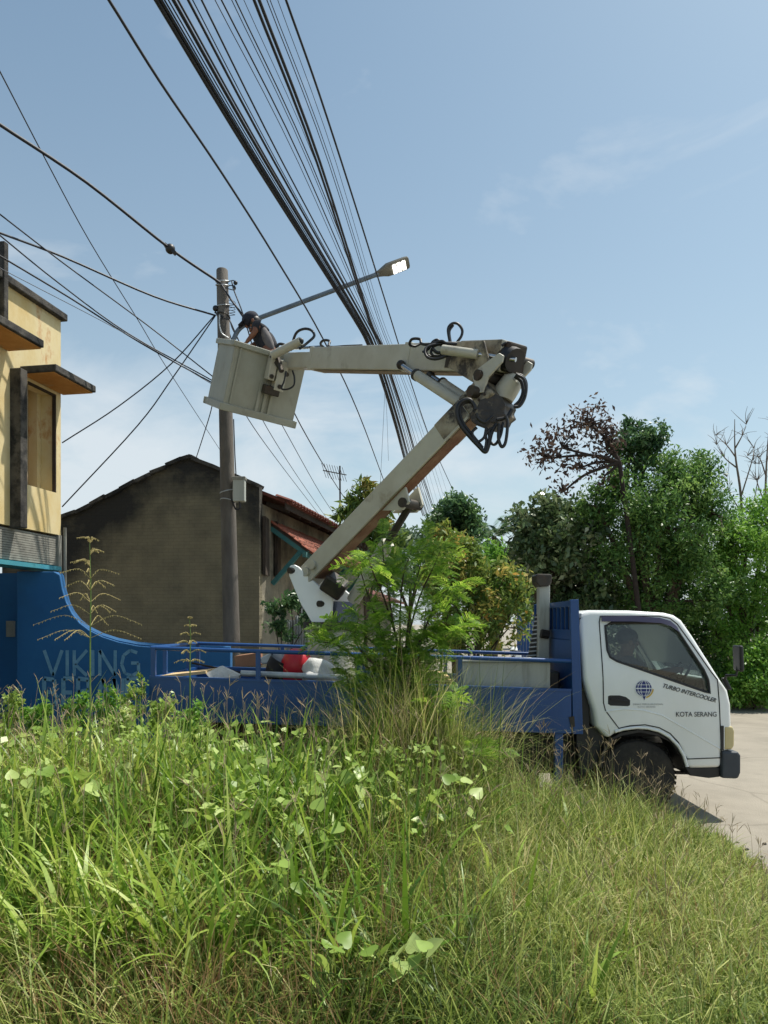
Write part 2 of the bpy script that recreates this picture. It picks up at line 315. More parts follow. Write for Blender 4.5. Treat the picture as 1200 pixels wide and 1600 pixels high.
LF = {
 'grass': leafmat('grass_blade', [(0,C(46,66,26)),(.35,C(88,110,44)),(.62,C(142,158,76)),(.8,C(190,194,120)),(.92,C(214,202,152)),(1,C(156,126,92))], .34, .5, .3),
 'broad': leafmat('broad_grass_blade', [(0,C(56,90,28)),(.35,C(98,134,44)),(.65,C(150,176,74)),(.88,C(196,206,118)),(1,C(220,218,152))], .38, .4, .4),
 'dry': leafmat('dry_grass', [(0,C(126,112,70)),(.4,C(160,136,92)),(.7,C(140,104,72)),(1,C(196,178,130))], .3),
 'vine': leafmat('vine_leaf', [(0,C(110,142,56)),(.6,C(156,182,90)),(1,C(190,206,130))], .35, .4),
 'leuc': leafmat('fern_leaflet', [(0,C(74,116,38)),(.4,C(120,164,54)),(.8,C(166,196,80)),(1,C(200,208,112))], .5),
 'dark': leafmat('dark_leaf', [(0,C(40,68,44)),(.5,C(68,102,62)),(.9,C(106,140,86)),(1,C(172,186,146))], .32, .35),
 'mid': leafmat('mid_green_leaf', [(0,C(54,92,48)),(.5,C(88,128,62)),(1,C(140,172,92))], .35),
 'light': leafmat('light_green_leaf', [(0,C(80,128,46)),(.5,C(108,156,60)),(1,C(144,182,88))], .4),
 'pale': leafmat('pale_glint_leaf', [(0,C(58,82,48)),(.5,C(88,112,70)),(.8,C(132,148,106)),(1,C(204,208,182))], .25, .3, .6),  # palest stops paint glints of light into the leaf colour
 'brown': leafmat('withered_leaf', [(0,C(58,48,44)),(.6,C(84,68,60)),(1,C(112,94,76))], .2, .7),
 'orange': leafmat('orange_green_leaf', [(0,C(70,100,44)),(.45,C(112,136,60)),(.7,C(164,160,82)),(.88,C(190,144,66)),(1,C(206,160,84))], .4),
 'far': leafmat('far_leaf', [(0,C(84,108,84)),(1,C(116,138,104))], .25),  # distance haze is mixed into this leaf colour
}

# ------------------------------------------------------------------ ground
def sstep(a, b, x): t = np.clip((x-a)/(b-a), 0, 1); return t*t*(3-2*t)
def inside_dist(x, y):                     # metres inside the verge edge (negative = on the road)
    x = np.asarray(x, float); y = np.asarray(y, float)
    ex = 2.95-x+.08*np.sin(y*3.1)+.05*np.sin(y*7.7); ey = 7.25-y+.08*np.sin(x*2.7)+.05*np.sin(x*6.1)
    d = np.minimum(ex, ey)
    cor = (ex < .7) & (ey < .7)
    d = np.where(cor, .7-np.sqrt(np.maximum(.7-ex, 0)**2+np.maximum(.7-ey, 0)**2), d)
    return np.maximum(d, np.minimum(-2.75-x, 10.9-y))
def ground_z(x, y):
    d = inside_dist(x, y)
    return .02+.26*sstep(0, 1.6, d)*(1-.55*sstep(.2, 2.2, np.asarray(x, float)))+.02*np.sin(np.asarray(x)*4.1)*np.cos(np.asarray(y)*3.7)*sstep(0, .5, d)
r = MB().add([(-1500,-60,0),(1500,-60,0),(1500,2500,0),(-1500,2500,0)], [(0,1,2,3)]).build('road', M['road']); tag(r, kind='structure')
xs = np.arange(-14, 3.3, .16); ys = np.arange(-6, 11.2, .16); gx, gy = np.meshgrid(xs, ys); d = inside_dist(gx, gy)
gz = np.where(d > 0, ground_z(gx, gy), -.03); V = np.stack([gx, gy, gz], -1).reshape(-1, 3); nx = len(xs); ny = len(ys)
ii = (np.arange(ny-1)[:, None]*nx+np.arange(nx-1)[None]).ravel()
tag(np_obj('grass_verge', np_mesh('grass_verge', V, np.stack([ii, ii+1, ii+1+nx, ii+nx], 1), M['soil'], smooth=True)), kind='structure')
def strip(name, pts, z, mat):
    o = MB().add([(x, y, z) for x, y in pts], [tuple(range(len(pts)))]).build(name, mat); tag(o, kind='structure'); return o
strip('right_verge', [(4.5,19),(9.5,18.1),(40,17),(60,90),(16,90),(6,30)], .03, M['soil'])
strip('left_verge', [(-60,10.9),(-2.9,10.9),(-1.2,15),(.6,25),(6,60),(-60,90)], .03, M['soil'])

# ------------------------------------------------------------------ street frame of the left-hand houses
A = math.atan(.179); U = Vector((math.sin(A), math.cos(A), 0)); W_ = Vector((math.cos(A), -math.sin(A), 0))
def frame(O):
    O = Vector(O)
    return lambda s, w, z: O+U*s+W_*w+Z*z

# gable house
O = P(405, 975, 15); O.z = 0; hp = frame(O)
house = thing('gable_house', 'low house with sooty brown gable wall and red tiled roof behind the pole', 'house', O)
house.rotation_euler = (0, 0, 0)
def local_gable(pts, s0, s1, name, mat, parent=house):
    return MB().prism([hp(s0, w, z) for w, z in pts], U*(s1-s0)).build(name, mat, parent)
out = [(-5.6,0),(0,0),(0,4.62),(-.55,4.84),(-1.38,5.2),(-1.45,5.24),(-1.6,5.2),(-2.6,4.76),(-3.9,4.2),(-4.3,4.1),(-5.6,3.55)]
local_gable(out, 0, .18, 'gable_wall', M['gable'])
# rough coping mortar along the gable edge
cp = MB()
edge = [(-5.6,3.55),(-4.3,4.1),(-3.9,4.2),(-2.6,4.76),(-1.6,5.2),(-1.45,5.24),(-1.38,5.2),(-.55,4.84),(0,4.62)]
for i in range(len(edge)-1):
    (w0,z0),(w1,z1) = edge[i], edge[i+1]; n = max(1, int(abs(w1-w0)/.3))
    for k in range(n):
        a = k/n; b_ = (k+1)/n
        cp.bar(hp(.1, w0+(w1-w0)*a, z0+(z1-z0)*a+random.uniform(.005,.05)), hp(.1, w0+(w1-w0)*b_, z0+(z1-z0)*b_+random.uniform(.005,.05)), .34, .07, side=U)
cp.build('coping', M['mould'], house)
MB().prism([hp(.18, -.14, 0), hp(.18, 0, 0), hp(.18, 0, 4.3), hp(.18, -.14, 4.3)], U*8.8).build('side_wall', M['cream'], house)
MB().prism([hp(8.98, w, z) for w, z in out], U*.15).build('back_wall', M['cream'], house)
sl = .41
rf = MB().prism([hp(.2, -1.45, 5.16), hp(.2, .5, 5.16-1.95*sl), hp(.2, .5, 5.1-1.95*sl), hp(.2, -1.45, 5.1)], U*9.2).build('roof', M['tileold'], house)
MB().prism([hp(.2, -1.45, 5.16), hp(.2, -5.9, 5.16-4.45*sl), hp(.2, -5.9, 5.1-4.45*sl), hp(.2, -1.45, 5.1)], U*9.2).build('roof', M['tileold'], house)
tv = MB()                                   # one S-curved clay tile, 0.24 wide, 0.3 long, local x along eave, y down slope
nx_ = 8
for j, yy in enumerate((0, .34)):
    for i in range(nx_+1):
        x = i/nx_*.26; h = .035*math.sin(i/nx_*2*math.pi)
        tv.v.append((x, yy, h+.012-(.0 if j else .012))); tv.v.append((x, yy, h-.012))
m_ = 2*(nx_+1)
for i in range(nx_):
    a = 2*i
    tv.f += [(a, a+2, m_+a+2, m_+a), (a+1, m_+a+1, m_+a+3, a+3), (m_+a, m_+a+2, m_+a+3, m_+a+1)]
tm = bpy.data.meshes.new('tile'); tm.from_pydata(tv.v, [], tv.f); tm.materials.append(M['tile']); tm.polygons.foreach_set('use_smooth', [True]*len(tm.polygons))
tm2 = tm.copy(); tm2.materials[0] = M['tileold']
def tiles(parent, me, s0, s1, wtop, ztop, rows, slope, off=0):
    th = math.atan(slope); L_ = .28
    n = int((s1-s0)/.22)
    for rr in range(rows):
        for k in range(n):
            w = wtop+rr*L_*math.cos(th); z = ztop-rr*L_*math.sin(th)+.018+random.uniform(-.006,.008)
            p = hp(s0+k*.22+random.uniform(-.008,.008), w, z)
            R = Matrix((tuple(U), tuple(W_*math.cos(th)-Z*math.sin(th)), tuple((W_*math.sin(th)+Z*math.cos(th))))).transposed().to_4x4()
            o = bpy.data.objects.new('tile', me); col.objects.link(o); o.parent = parent
            o.matrix_local = Matrix.Translation(p-BASE[house.name]) @ Matrix.Rotation(0, 4, 'Z') @ R @ Matrix.Rotation(random.uniform(-.03,.03), 4, 'Z')
tiles(rf, tm2, .15, 9.3, .28, 5.16-1.73*sl, 1, sl)
MB().bar(hp(.2, .47, 4.27), hp(9.4, .47, 4.27), .03, .16).build('fascia', M['timber'], house)
for s in np.arange(.5, 9.2, .8): MB().bar(hp(s, -.02, 4.36), hp(s, .46, 4.2), .06, .09, side=U).build('rafter', M['timber'], house)
# lower pent roof with lit red tiles
pr = MB().prism([hp(.7, .02, 3.98), hp(.7, .78, 3.42), hp(.7, .78, 3.38), hp(.7, .02, 3.93)], U*6.6).build('lower_roof', M['timber'], house)
tiles(pr, tm, .7, 7.3, -.02, 4.02, 4, .74)
for s in (.75, 2.9, 5.0, 7.2):
    MB().bar(hp(s, .0, 3.9), hp(s, .76, 3.36), .09, .12, side=U).build('bracket_arm', M['dteal'], house)
    MB().bar(hp(s, .02, 2.75), hp(s, .62, 3.4), .08, .09, side=U).build('bracket_strut', M['dteal'], house)
MB().bar(hp(.6, .74, 3.33), hp(7.35, .74, 3.33), .08, .1).build('bracket_beam', M['dteal'], house)
MB().bar(hp(4.6, .02, 1.05), hp(5.5, .02, 1.05), .05, 2.1).build('door', M['timber'], house)  # door and window are added to darken the wall below the eave
for s in (.35, 1.1): MB().bar(hp(s, .02, 4.05), hp(s, .02, 2.9), .06, .5).build('eave_shade_board', M['timber'], house)  # dark boards stand in for the shade under the eave
wf = MB().bar(hp(2.6, .02, 1.9), hp(3.9, .02, 1.9), .06, 1.2).build('window', M['timber'], house)
MB().bar(hp(2.7, .045, 1.9), hp(3.8, .045, 1.9), .03, 1.05).build('pane', M['glass'], wf)
MB().bar(hp(.2, .01, .45), hp(8.9, .01, .45), .03, .95).build('plinth', M['mould'], house)
# a second roof farther down the lane
O2 = hp(9.6, -.2, 0); h2 = thing('lane_house', 'small far house with low roof seen behind the boom', 'house', O2)
MB().prism([O2+W_*w+Z*z for w, z in ((-4,0),(0,0),(0,2.9),(-2,3.7),(-4,2.9))], U*7).build('wall', M['cream'], h2)
MB().prism([O2+W_*w+Z*z-U*.3 for w, z in ((.5,2.74),(-2,3.74),(-4.5,2.74),(-4.5,2.82),(-2,3.83),(.5,2.82))], U*7.6).build('roof', M['tileold'], h2)

# ------------------------------------------------------------------ yellow two-storey building
Yc = 11.5; Ob = P(95, 975, Yc); Ob.z = 0; bp_ = frame(Ob)
def fhit(px, py, w=0.0):                   # where the sight line meets the wall plane shifted outward by w -> (s, z)
    d = Vector(((px-600)/F, 1, (YH-py)/F)); nrm = W_; o = Ob+W_*w; c = Vector((0,0,EYE))
    t = (o-c).dot(nrm)/d.dot(nrm); p = c+d*t
    return (p-Ob).dot(U), p.z
bld = thing('yellow_building', 'yellow two-storey building with weathered concrete sunshades at the left edge', 'building', Ob)
ztop = fhit(93, 500)[1]; zbot = fhit(93, 836)[1]; zs = fhit(85, 886)[1]
sw0, zw1 = fhit(43, 600); sw1, _ = fhit(88, 600); zw0 = fhit(88, 770)[1]; zw1 = fhit(88, 622)[1]+.05
LEN = 7.0; DP = 5.0
def wallpiece(s0, s1, z0, z1, w0=-.25, w1=0.0, name='wall', mat=None, parent=bld, bevel=0):
    return MB().prism([bp_(s0, w0, z0), bp_(s1, w0, z0), bp_(s1, w1, z0), bp_(s0, w1, z0)], Z*(z1-z0)).build(name, mat or M['yellow'], parent, bevel)
wm = MB()
for s0, s1, z0, z1 in ((-LEN, sw0, zbot, ztop), (sw1, 0, zbot, ztop), (sw0, sw1, zbot, zw0), (sw0, sw1, zw1, ztop)):
    wm.prism([bp_(s0, -.25, z0), bp_(s1, -.25, z0), bp_(s1, 0, z0), bp_(s0, 0, z0)], Z*(z1-z0))
wm.build('wall', M['yellow'], bld)
MB().prism([bp_(-.2, -DP, zbot), bp_(0, -DP, zbot), bp_(0, -.251, zbot), bp_(-.2, -.251, zbot)], Z*(ztop-zbot)).build('end_wall', M['yellow'], bld)
MB().prism([bp_(-LEN, -DP, ztop-.3), bp_(0, -DP, ztop-.3), bp_(0, -.26, ztop-.3), bp_(-LEN, -.26, ztop-.3)], Z*.1).build('roof_slab', M['mould'], bld)
wn_ = MB().prism([bp_(sw0-.1, -.5, zw0-.1), bp_(sw1+.1, -.5, zw0-.1), bp_(sw1+.1, -.44, zw0-.1), bp_(sw0-.1, -.44, zw0-.1)], Z*(zw1-zw0+.2)).build('window_board', M['orange'], bld)
fr = MB()
for a, b2 in (((sw0,zw0),(sw0,zw1)),((sw1,zw0),(sw1,zw1)),((sw0,zw1),(sw1,zw1))): fr.bar(bp_(a[0], -.03, a[1]), bp_(b2[0], -.03, b2[1]), .05, .05)
fr.build('window_frame', M['timber'], bld)
wallpiece(-LEN, .06, ztop+.002, ztop+.11, -.32, .08, 'parapet_coping', M['mould'], bevel=.015)
s_, z_ = fhit(33, 597); sE, zE = fhit(92, 612)
wallpiece(s_-.02, .06, zw1+.05, zw1+.15, -.02, .54, 'sunshade', M['mould'], bevel=.012)
wallpiece(s_+.0, .03, zw1+.035, zw1+.048, .02, .5, 'sunshade_soffit', M['orange'])
sA, zA = fhit(4, 560); sB, _ = fhit(8, 560)
wallpiece(sA-2.2, fhit(12, 570)[0], zA+.14, zA+.24, -.02, .54, 'sunshade', M['mould'], bevel=.012)
wallpiece(sA-2.2, fhit(11, 570)[0], zA+.125, zA+.138, .02, .5, 'sunshade_soffit', M['orange'])
f0, _ = fhit(28, 700, .12); f1, _ = fhit(39, 700, .12)
wallpiece(f0, f1, fhit(36, 828)[1], zw1+.05, -.02, .16, 'concrete_fin', M['mould'], bevel=.01)
f2, _ = fhit(-4, 480); f3 = fhit(3, 480)[0]
wallpiece(f2, f3, zA+.3, ztop+.5, -.02, .1, 'concrete_fin', M['mould'], bevel=.01)
ns_ = 13
for k in range(ns_):
    zz = zs+.03+(zbot-zs-.06)*(k+.5)/ns_
    MB().bar(bp_(-LEN, -.05, zz), bp_(-.07, -.05, zz), .05, (zbot-zs)/ns_*.72).build('slat', M['slat'], bld)
wallpiece(-LEN, 0, zs+.01, zbot-.003, -.3, -.11, 'lower_band', M['mould'])
wallpiece(-.07, .012, zs-.5, zbot-.003, -.3, .01, 'corner_post', M['slat'])
wallpiece(-LEN, -.06, zs-.05, zs+.012, -.35, .05, 'teal_ledge', M['teal'])
MB().tube([bp_(.06, .03, 1.2), bp_(.06, .03, zbot+.12)], .025, 8).build('drain_pipe', M['slat'], bld)
MB().prism([bp_(-LEN, -3, 0), bp_(-1.4, -3, 0), bp_(-1.4, -.6, 0), bp_(-LEN, -.6, 0)], Z*(zs-.06)).build('ground_floor', M['wallblue'], bld)

# ------------------------------------------------------------------ blue boundary wall with curved top and faded lettering
Yw = 11.0
bw = thing('boundary_wall', 'blue boundary wall with sweeping curved top and faded painted words', 'wall', (-4.3, Yw, 0))
base_y = YH+EYE*F/Yw
topc = [(26,893),(84,893),(93,898),(97,920),(103,940),(112,958),(124,973),(140,985),(160,995),(185,1003),(215,1009),(250,1012),(360,1014)]
MB().prism([P(26, base_y, Yw)]+[P(x, y, Yw) for x, y in topc]+[P(360, base_y, Yw)], Vector((0,.16,0))).build('wall_panel', M['wallblue'], bw, bevel=.012)
MB().tube([P(x, y-1, Yw+.08) for x, y in topc[2:]], .05, 6).build('capping', M['wallblue'], bw)
MB().prism([P(-120, base_y, Yw), P(25.5, base_y, Yw), P(25.5, 893, Yw), P(-120, 893, Yw)], Vector((0,.02,0))).build('wall_panel', M['wallblue'], bw).location = (0,.35,0)
MB().box2(tuple(P(12, 995, Yw+.35)-Vector((0,.05,0))), tuple(P(24, 970, Yw+.35))).build('meter_box', M['slat'], bw)
def stroke(name, segs, wpx):
    mb = MB(); h = wpx/F*Yw
    for k, pl in enumerate(segs):
        pts = [P(x, y, Yw-.004-.0015*k) for x, y in pl]
        for a, b2 in zip(pts, pts[1:]): mb.bar(a, b2, .003, h, side=(0,1,0))
    return mb.build(name, M['chalk'], bw)
LT = {'V':[[(0,0),(.5,1),(1,0)]],'I':[[(.5,0),(.5,1)]],'K':[[(0,0),(0,1)],[(1,0),(.05,.55),(1,1)]],'N':[[(0,1),(0,0),(1,1),(1,0)]],
 'G':[[(.9,.1),(.5,0),(.12,.2),(0,.55),(.2,.9),(.6,1),(.98,.85),(.98,.5),(.55,.5)]],'B':[[(0,1),(0,0),(.7,.05),(.8,.25),(.6,.47),(0,.5)],[(.6,.47),(.95,.7),(.75,.97),(0,1)]],
 'E':[[(1,0),(0,0),(0,1),(1,1)],[(0,.5),(.8,.5)]],'R':[[(0,1),(0,0),(.8,.05),(.85,.4),(0,.5),(.9,1)]],'A':[[(0,1),(.5,0),(1,1)],[(.2,.65),(.8,.65)]]}
def word(txt, x0s, y0, hh, wpx):
    for ch, (x0, ww) in zip(txt, x0s): stroke('letter', [[(x0+a*ww, y0+b2*hh) for a, b2 in pl] for pl in LT[ch]], wpx)
word('VIKING', [(69,28),(102,6),(116,20),(142,6),(156,24),(190,27)], 1016, 40, 5)
word('BERANE', [(69,22),(99,17),(122,20),(150,22),(178,14),(198,18)], 1060, 44, 6.5)

# ------------------------------------------------------------------ utility pole
Yp = 12.5
pb = P(366, 975, Yp); pb.z = 0; ptop = P(347, 421, Yp)
pole = thing('utility_pole', 'tall grey concrete utility pole behind the bucket', 'pole', pb)
MB().tube([pb, pb+(ptop-pb)*.5, ptop-Vector((0,0,.02)), ptop], [.145, .122, .093, .08], 18).build('shaft', M['poleconc'], pole, smooth=40)
def pz(py): t = (EYE+(YH-py)/F*Yp)/ptop.z; return pb+(ptop-pb)*t
for py in (440, 446, 478, 494, 768, 783): MB().tube([pz(py)+Vector((math.cos(a)*.108*(1.12 if py > 700 else 1), math.sin(a)*.108*(1.12 if py > 700 else 1), .03*math.sin(a+py))) for a in np.linspace(0, 2*math.pi, 20)[:-1]], .009, 5, closed=True).build('band', M['alu'] if py != 494 else M['black'], pole)
br_ = MB()
for k, py in enumerate((441, 447, 452)): br_.tube(catmull([pz(py)+Vector((.09,-.02,.0)), pz(py)+Vector((.2,-.06,.0-.02*k)), P(367, 445+k*3, Yp-.1)]), .008, 5)
for k_, (q_, r_) in enumerate(((P(368, 442, Yp-.1), .035), (P(366, 450, Yp-.1), .03), (P(337, 482, Yp-.05), .05))): MB().ball(q_, r_).build('insulator', M['black'], pole, smooth=60)
MB().bar(P(336, 488, Yp-.05), P(349, 496, Yp-.1), .03, .03).build('insulator_arm', M['black'], pole)
br_.build('wire_ties', M['black'], pole)['kind'] = 'stuff'
rg = MB()
for k in range(5): rg.tube(catmull([pz(470+k*5)+Vector((.09,-.03,0)), P(366-k*.5, 471+k*5, Yp-.12), P(367, 476+k*4, Yp-.1), pz(478+k*4)+Vector((.09,-.02,0))]), .005, 4)
rg.build('wire_coil', M['thin'], pole)['kind'] = 'stuff'
MB().tube(catmull([P(343, 492, Yp-.13), P(343, 508, Yp-.14), P(347, 521, Yp-.15), P(357, 528, Yp-.14)]), .011, 6).build('conduit', M['alu'], pole)
mb_ = MB().box2(tuple(P(363.5, 783, Yp-.2)), tuple(P(382, 747, Yp-.2)+Vector((0,.14,0)))).build('meter_box', M['greybox'], pole, bevel=.012)
MB().box2(tuple(P(362, 749, Yp-.215)), tuple(P(383, 744, Yp-.215)+Vector((0,.17,0)))).build('lid', M['slat'], mb_, bevel=.008)
MB().tube(catmull([P(365, 655, Yp-.14), P(367, 710, Yp-.15), P(369, 746, Yp-.15)]), .010, 6).build('cable', M['cable'], pole)
MB().tube(catmull([P(374, 783, Yp-.14), P(375, 794, Yp-.14), P(368, 795, Yp-.12), P(362, 780, Yp-.1)]), .015, 6).build('cable', M['cable'], pole)

# street lamp: curved pipe arm clamped to the pole, lit LED head
Yl = 12.35
lamp = thing('street_lamp', 'lit street lamp on a long grey pipe arm reaching out from the pole', 'street lamp', P(364, 560, Yl))
MB().tube(catmull([P(364, 590, Yl), P(364, 540, Yl), P(367, 526, Yl), P(374, 514, Yl), P(388, 504.5, Yl), P(410, 495, Yl)], 5)+[P(500, 461.5, Yl), P(592, 427.5, Yl)], .038, 10).build('arm', M['galv'], lamp, smooth=50)
for py in (545, 580): MB().bar(P(351, py, Yl), P(368, py, Yl), .06, .05).build('clamp', M['dsteel'], lamp)
d_ = (P(640, 408.5, Yl)-P(588, 428, Yl)).normalized(); sd = d_.cross(Z).normalized()
rot = Matrix.Rotation(math.radians(-34), 3, d_); sd = rot @ sd; up = sd.cross(d_).normalized()
if up.z < 0: up = -up
h0 = P(587, 429, Yl); lh = MB(); rows = []
for t, w, ht, dz in ((0,.045,.045,0),(.05,.05,.05,0),(.12,.07,.08,.01),(.2,.1,.1,.015),(.3,.105,.085,.012),(.5,.105,.07,.01),(.56,.095,.06,.01),(.575,.07,.04,.01)):
    rows.append([h0+d_*t+sd*(w*c)+up*(ht*s2*.5+dz) for c, s2 in ((-1,-.7),(-.8,-1),(.8,-1),(1,-.7),(1,.4),(.6,1),(-.6,1),(-1,.4))])
lh.add([p for r_ in rows for p in r_], [(i*8+k, i*8+(k+1)%8, (i+1)*8+(k+1)%8, (i+1)*8+k) for i in range(len(rows)-1) for k in range(8)]+[tuple(range(8))[::-1], tuple(range((len(rows)-1)*8, len(rows)*8))])
hd = lh.build('lamp_head', M['lampbody'], lamp, smooth=35)
for k in range(3):
    c0 = h0+d_*(.315+k*.08)+up*(-.044+.006*k)
    MB().obox(c0, d_*.028, sd*.075, up*.008).build('led_panel', M['led'], hd)

# ------------------------------------------------------------------ overhead wires
def yz(py, zc): return (zc-EYE)*F/(YH-py)
def wire(pts, r, label, group=None, mat='cable', name='overhead_cable', n=5):
    o = MB().tube(catmull([P(*p) for p in pts], 5), r, n, cap=False)
    b0 = P(*pts[-1]); ob = o.build(name, M[mat], None, loc=b0, smooth=80); return tag(ob, label, 'cable', group)
BL = 'black cable in the dense overhead bundle running down the lane'
TH = 'thin dark wire fanning out on the right of the overhead bundle'
ORD = 'first second third fourth fifth sixth seventh eighth ninth tenth eleventh twelfth thirteenth fourteenth fifteenth sixteenth seventeenth eighteenth nineteenth'.split()
def lab(x0, r_): return ('thick black cable' if r_ > .0115 else 'black cable' if r_ > .0055 else 'hair-thin wire')+', '+ORD[sorted(q[0] for q in bund+fan).index(x0)]+' from the left where the overhead bundle meets the top edge'
fan = [(336,573,609.5,656,.004),(346,576,611.5,659,.007),(362,580,615,665,.004),(368,582,617.5,668,.006),(381,585,621,674,.003),(417,590,626,681,.0045),(422,593,629,686,.004),(434,597,634,693,.003)]
bund = [(244,552,594,639,.019),(251,555,596,641,.015),(257,557,597.5,642.5,.007),(263,558.5,599,644,.006),(271,561,600.5,645.5,.016),(278,563,602,647,.009),(294,566.5,604.5,650,.011),(301,568,606,652,.005),(315,571,608.5,655,.008),(397,575,611,658,.013),(405,577.5,612.5,660,.014)]
for i, (x0, x1, x2, x3, r_) in enumerate(bund):
    zc = 6.5+.02*(i % 5)
    x00 = x0-(x1-x0)*.14
    bend = (x1-x0)*.0
    xm = x0+(x1-x0)*.52-(6 if x0 < 380 else -6)
    wire([(x00,-70,yz(-70,zc)),(x0,0,yz(0,zc)),(xm,255,yz(255,zc)),(x1,497,yz(497,zc)),((x1+x2)/2+3,542,yz(542,zc)),(x2,588,yz(588,zc)),((x2+x3)/2+1,665,yz(665,zc)),(x3,742,yz(742,zc)),(x3+22,806,yz(806,zc))], r_, lab(x0, r_), 'black cables of the overhead bundle')
for i, (x0, x1, x2, x3, r_) in enumerate(fan):
    zc = 6.75+.02*i
    wire([(x0-(x1-x0)*.14,-70,yz(-70,zc)),(x0,0,yz(0,zc)),(x0+(x1-x0)*.53+5,255,yz(255,zc)),(x1,497,yz(497,zc)),(x2,588,yz(588,zc)),((x2+x3)/2,665,yz(665,zc)),(x3,752,yz(752,zc)),(x3+14,800,yz(800,zc))], r_, lab(x0, r_), 'thin wires of the overhead fan')
zc = 6.9
wire([(424,-70,yz(-70,zc)),(447,0,yz(0,zc)),(500,150,yz(150,zc)),(555,320,yz(320,zc)),(601,467,yz(467,zc)),(639,588,yz(588,zc)),(674,690,yz(690,zc)),(706,762,yz(762,zc))], .011, 'outermost black cable at the right of the overhead fan')
zc = 6.3
wire([(122,-70,yz(-70,zc)),(170,0,yz(0,zc)),(250,128,yz(128,zc)),(345,268,yz(268,zc)),(430,402,yz(402,zc)),(505,530,yz(530,zc)),(560,645,yz(645,zc)),(602,757,yz(757,zc))], .012, 'lone black cable crossing the sky left of the bundle')
lw = [([(-40,165,8.5),(0,195,9),(135,285,10.3),(265,388,11.6),(344,442,Yp-.12)], .022, 'thick black cable with a knob running from upper left to the pole top'),
 ([(-30,58,8),(0,112,9),(70,247,11),(140,377,13),(215,499,16),(262,577,19),(345,705,28)], .009, 'thin dark wire slanting steeply down across the left sky'),
 ([(-40,305,9),(0,335,9.4),(100,412,10.6),(230,508,11.8),(337,592,Yp-.12)], .010, 'black wire meeting the pole behind the bucket, topmost of three'),
 ([(-40,348,9),(0,364,9.4),(100,402,10.6),(240,463,11.7),(337,493,Yp-.1)], .015, 'sagging black cable from the left edge to the pole insulator'),
 ([(-40,335,9),(0,368,9.3),(90,441,10.5),(200,521,11.6),(336,597,Yp-.12)], .010, 'black wire meeting the pole behind the bucket, middle of three'),
 ([(-40,375,9),(0,400,9.4),(110,466,10.5),(220,536,11.6),(335,600,Yp-.12)], .012, 'black wire meeting the pole behind the bucket, lowest of three'),
 ([(-40,395,9),(0,419,9.4),(160,502,10.8),(250,552,11.6),(334,602,Yp-.12)], .005, 'faint grey wire just below the wires to the pole'),
 ([(336,492,Yp-.1),(268,568,12.2),(185,635,11.9),(97,692,11.56)], .010, 'service wire dropping from pole to the yellow building, upper one'),
 ([(336,494,Yp-.1),(270,590,12.2),(215,665,11.9),(97,792,11.56)], .010, 'service wire dropping from pole to the yellow building, lower one'),
 ([(348,448,Yp+.1),(420,560,14),(470,665,18),(520,750,26),(556,805,36)], .014, 'black lane cable leaving the pole below the bucket, rightmost'),
 ([(350,480,Yp+.1),(400,590,14.5),(445,672,19),(500,770,28),(530,815,38)], .010, 'black lane cable leaving the pole below the bucket, second from right'),
 ([(352,500,Yp+.1),(385,600,14.5),(418,670,18),(470,752,26),(512,812,38)], .009, 'black lane cable leaving the pole below the bucket, third from right'),
 ([(352,520,Yp+.1),(370,610,14.5),(388,655,17),(440,728,24),(500,806,38)], .010, 'black lane cable leaving the pole below the bucket, leftmost'),
 ([(337,600,Yp-.1),(330,640,13),(318,680,14),(307,714,15.2)], .009, 'slack wire from the pole to the gable peak'),
 ([(362,440,Yp-.1),(366,455,Yp-.15),(380,492,Yp-.2),(400,560,Yp)], .011, 'cable tail hanging beside the worker from pole top'),
 ([(346,445,Yp-.12),(362,470,Yp-.15),(384,502,Yp-.2),(430,600,Yp)], .016, 'thick cable running from pole top down past the worker'),
 ([(345,498,Yp-.14),(358,500,Yp-.16),(364,515,Yp-.16),(380,545,Yp-.1)], .010, 'short cable looping from the pole collar to the bucket rim'),
 ([(602,592,14.8),(600,640,14.9),(597,700,15),(594,760,15.2)], .0035, 'hair-thin wire hanging straight down under the bundle, left one'),
 ([(600,596,14.8),(604,640,14.9),(607,720,15)], .003, 'hair-thin wire hanging straight down under the bundle, right one')]
for pts, r_, lb in lw: wire(pts, r_, lb, None, 'thin' if r_ < .008 else 'cable')
kn = MB(); kn.ball(P(266, 389, 11.6), .075, 10, 8); kn.bar(P(258, 383, 11.6), P(274, 396, 11.6), .09, .05)
tag(kn.build('cable_knob', M['black'], None, loc=P(266, 389, 11.6), smooth=60), 'dark knob clamped on the thick cable left of the pole', 'cable clamp')

# TV antenna on the house
ab_ = P(531, 850, 19)
ant = thing('tv_antenna', 'thin television antenna on a mast above the tiled roof', 'antenna', ab_)
MB().tube([P(532, 870, 19), P(531, 728, 19)], .022, 6).build('mast', M['dsteel'], ant)
bm_ = MB().tube([P(505, 735, 18.6), P(541, 742, 19.3)], .014, 5).build('boom', M['dsteel'], ant)
for k in range(9):
    c0 = P(506+k*4, 735+k*.8, 18.6+.08*k); MB().tube([c0-Z*.16+Vector((.05,.1,0)), c0+Z*.16-Vector((.05,.1,0))], .008, 4).build('element', M['dsteel'], ant)

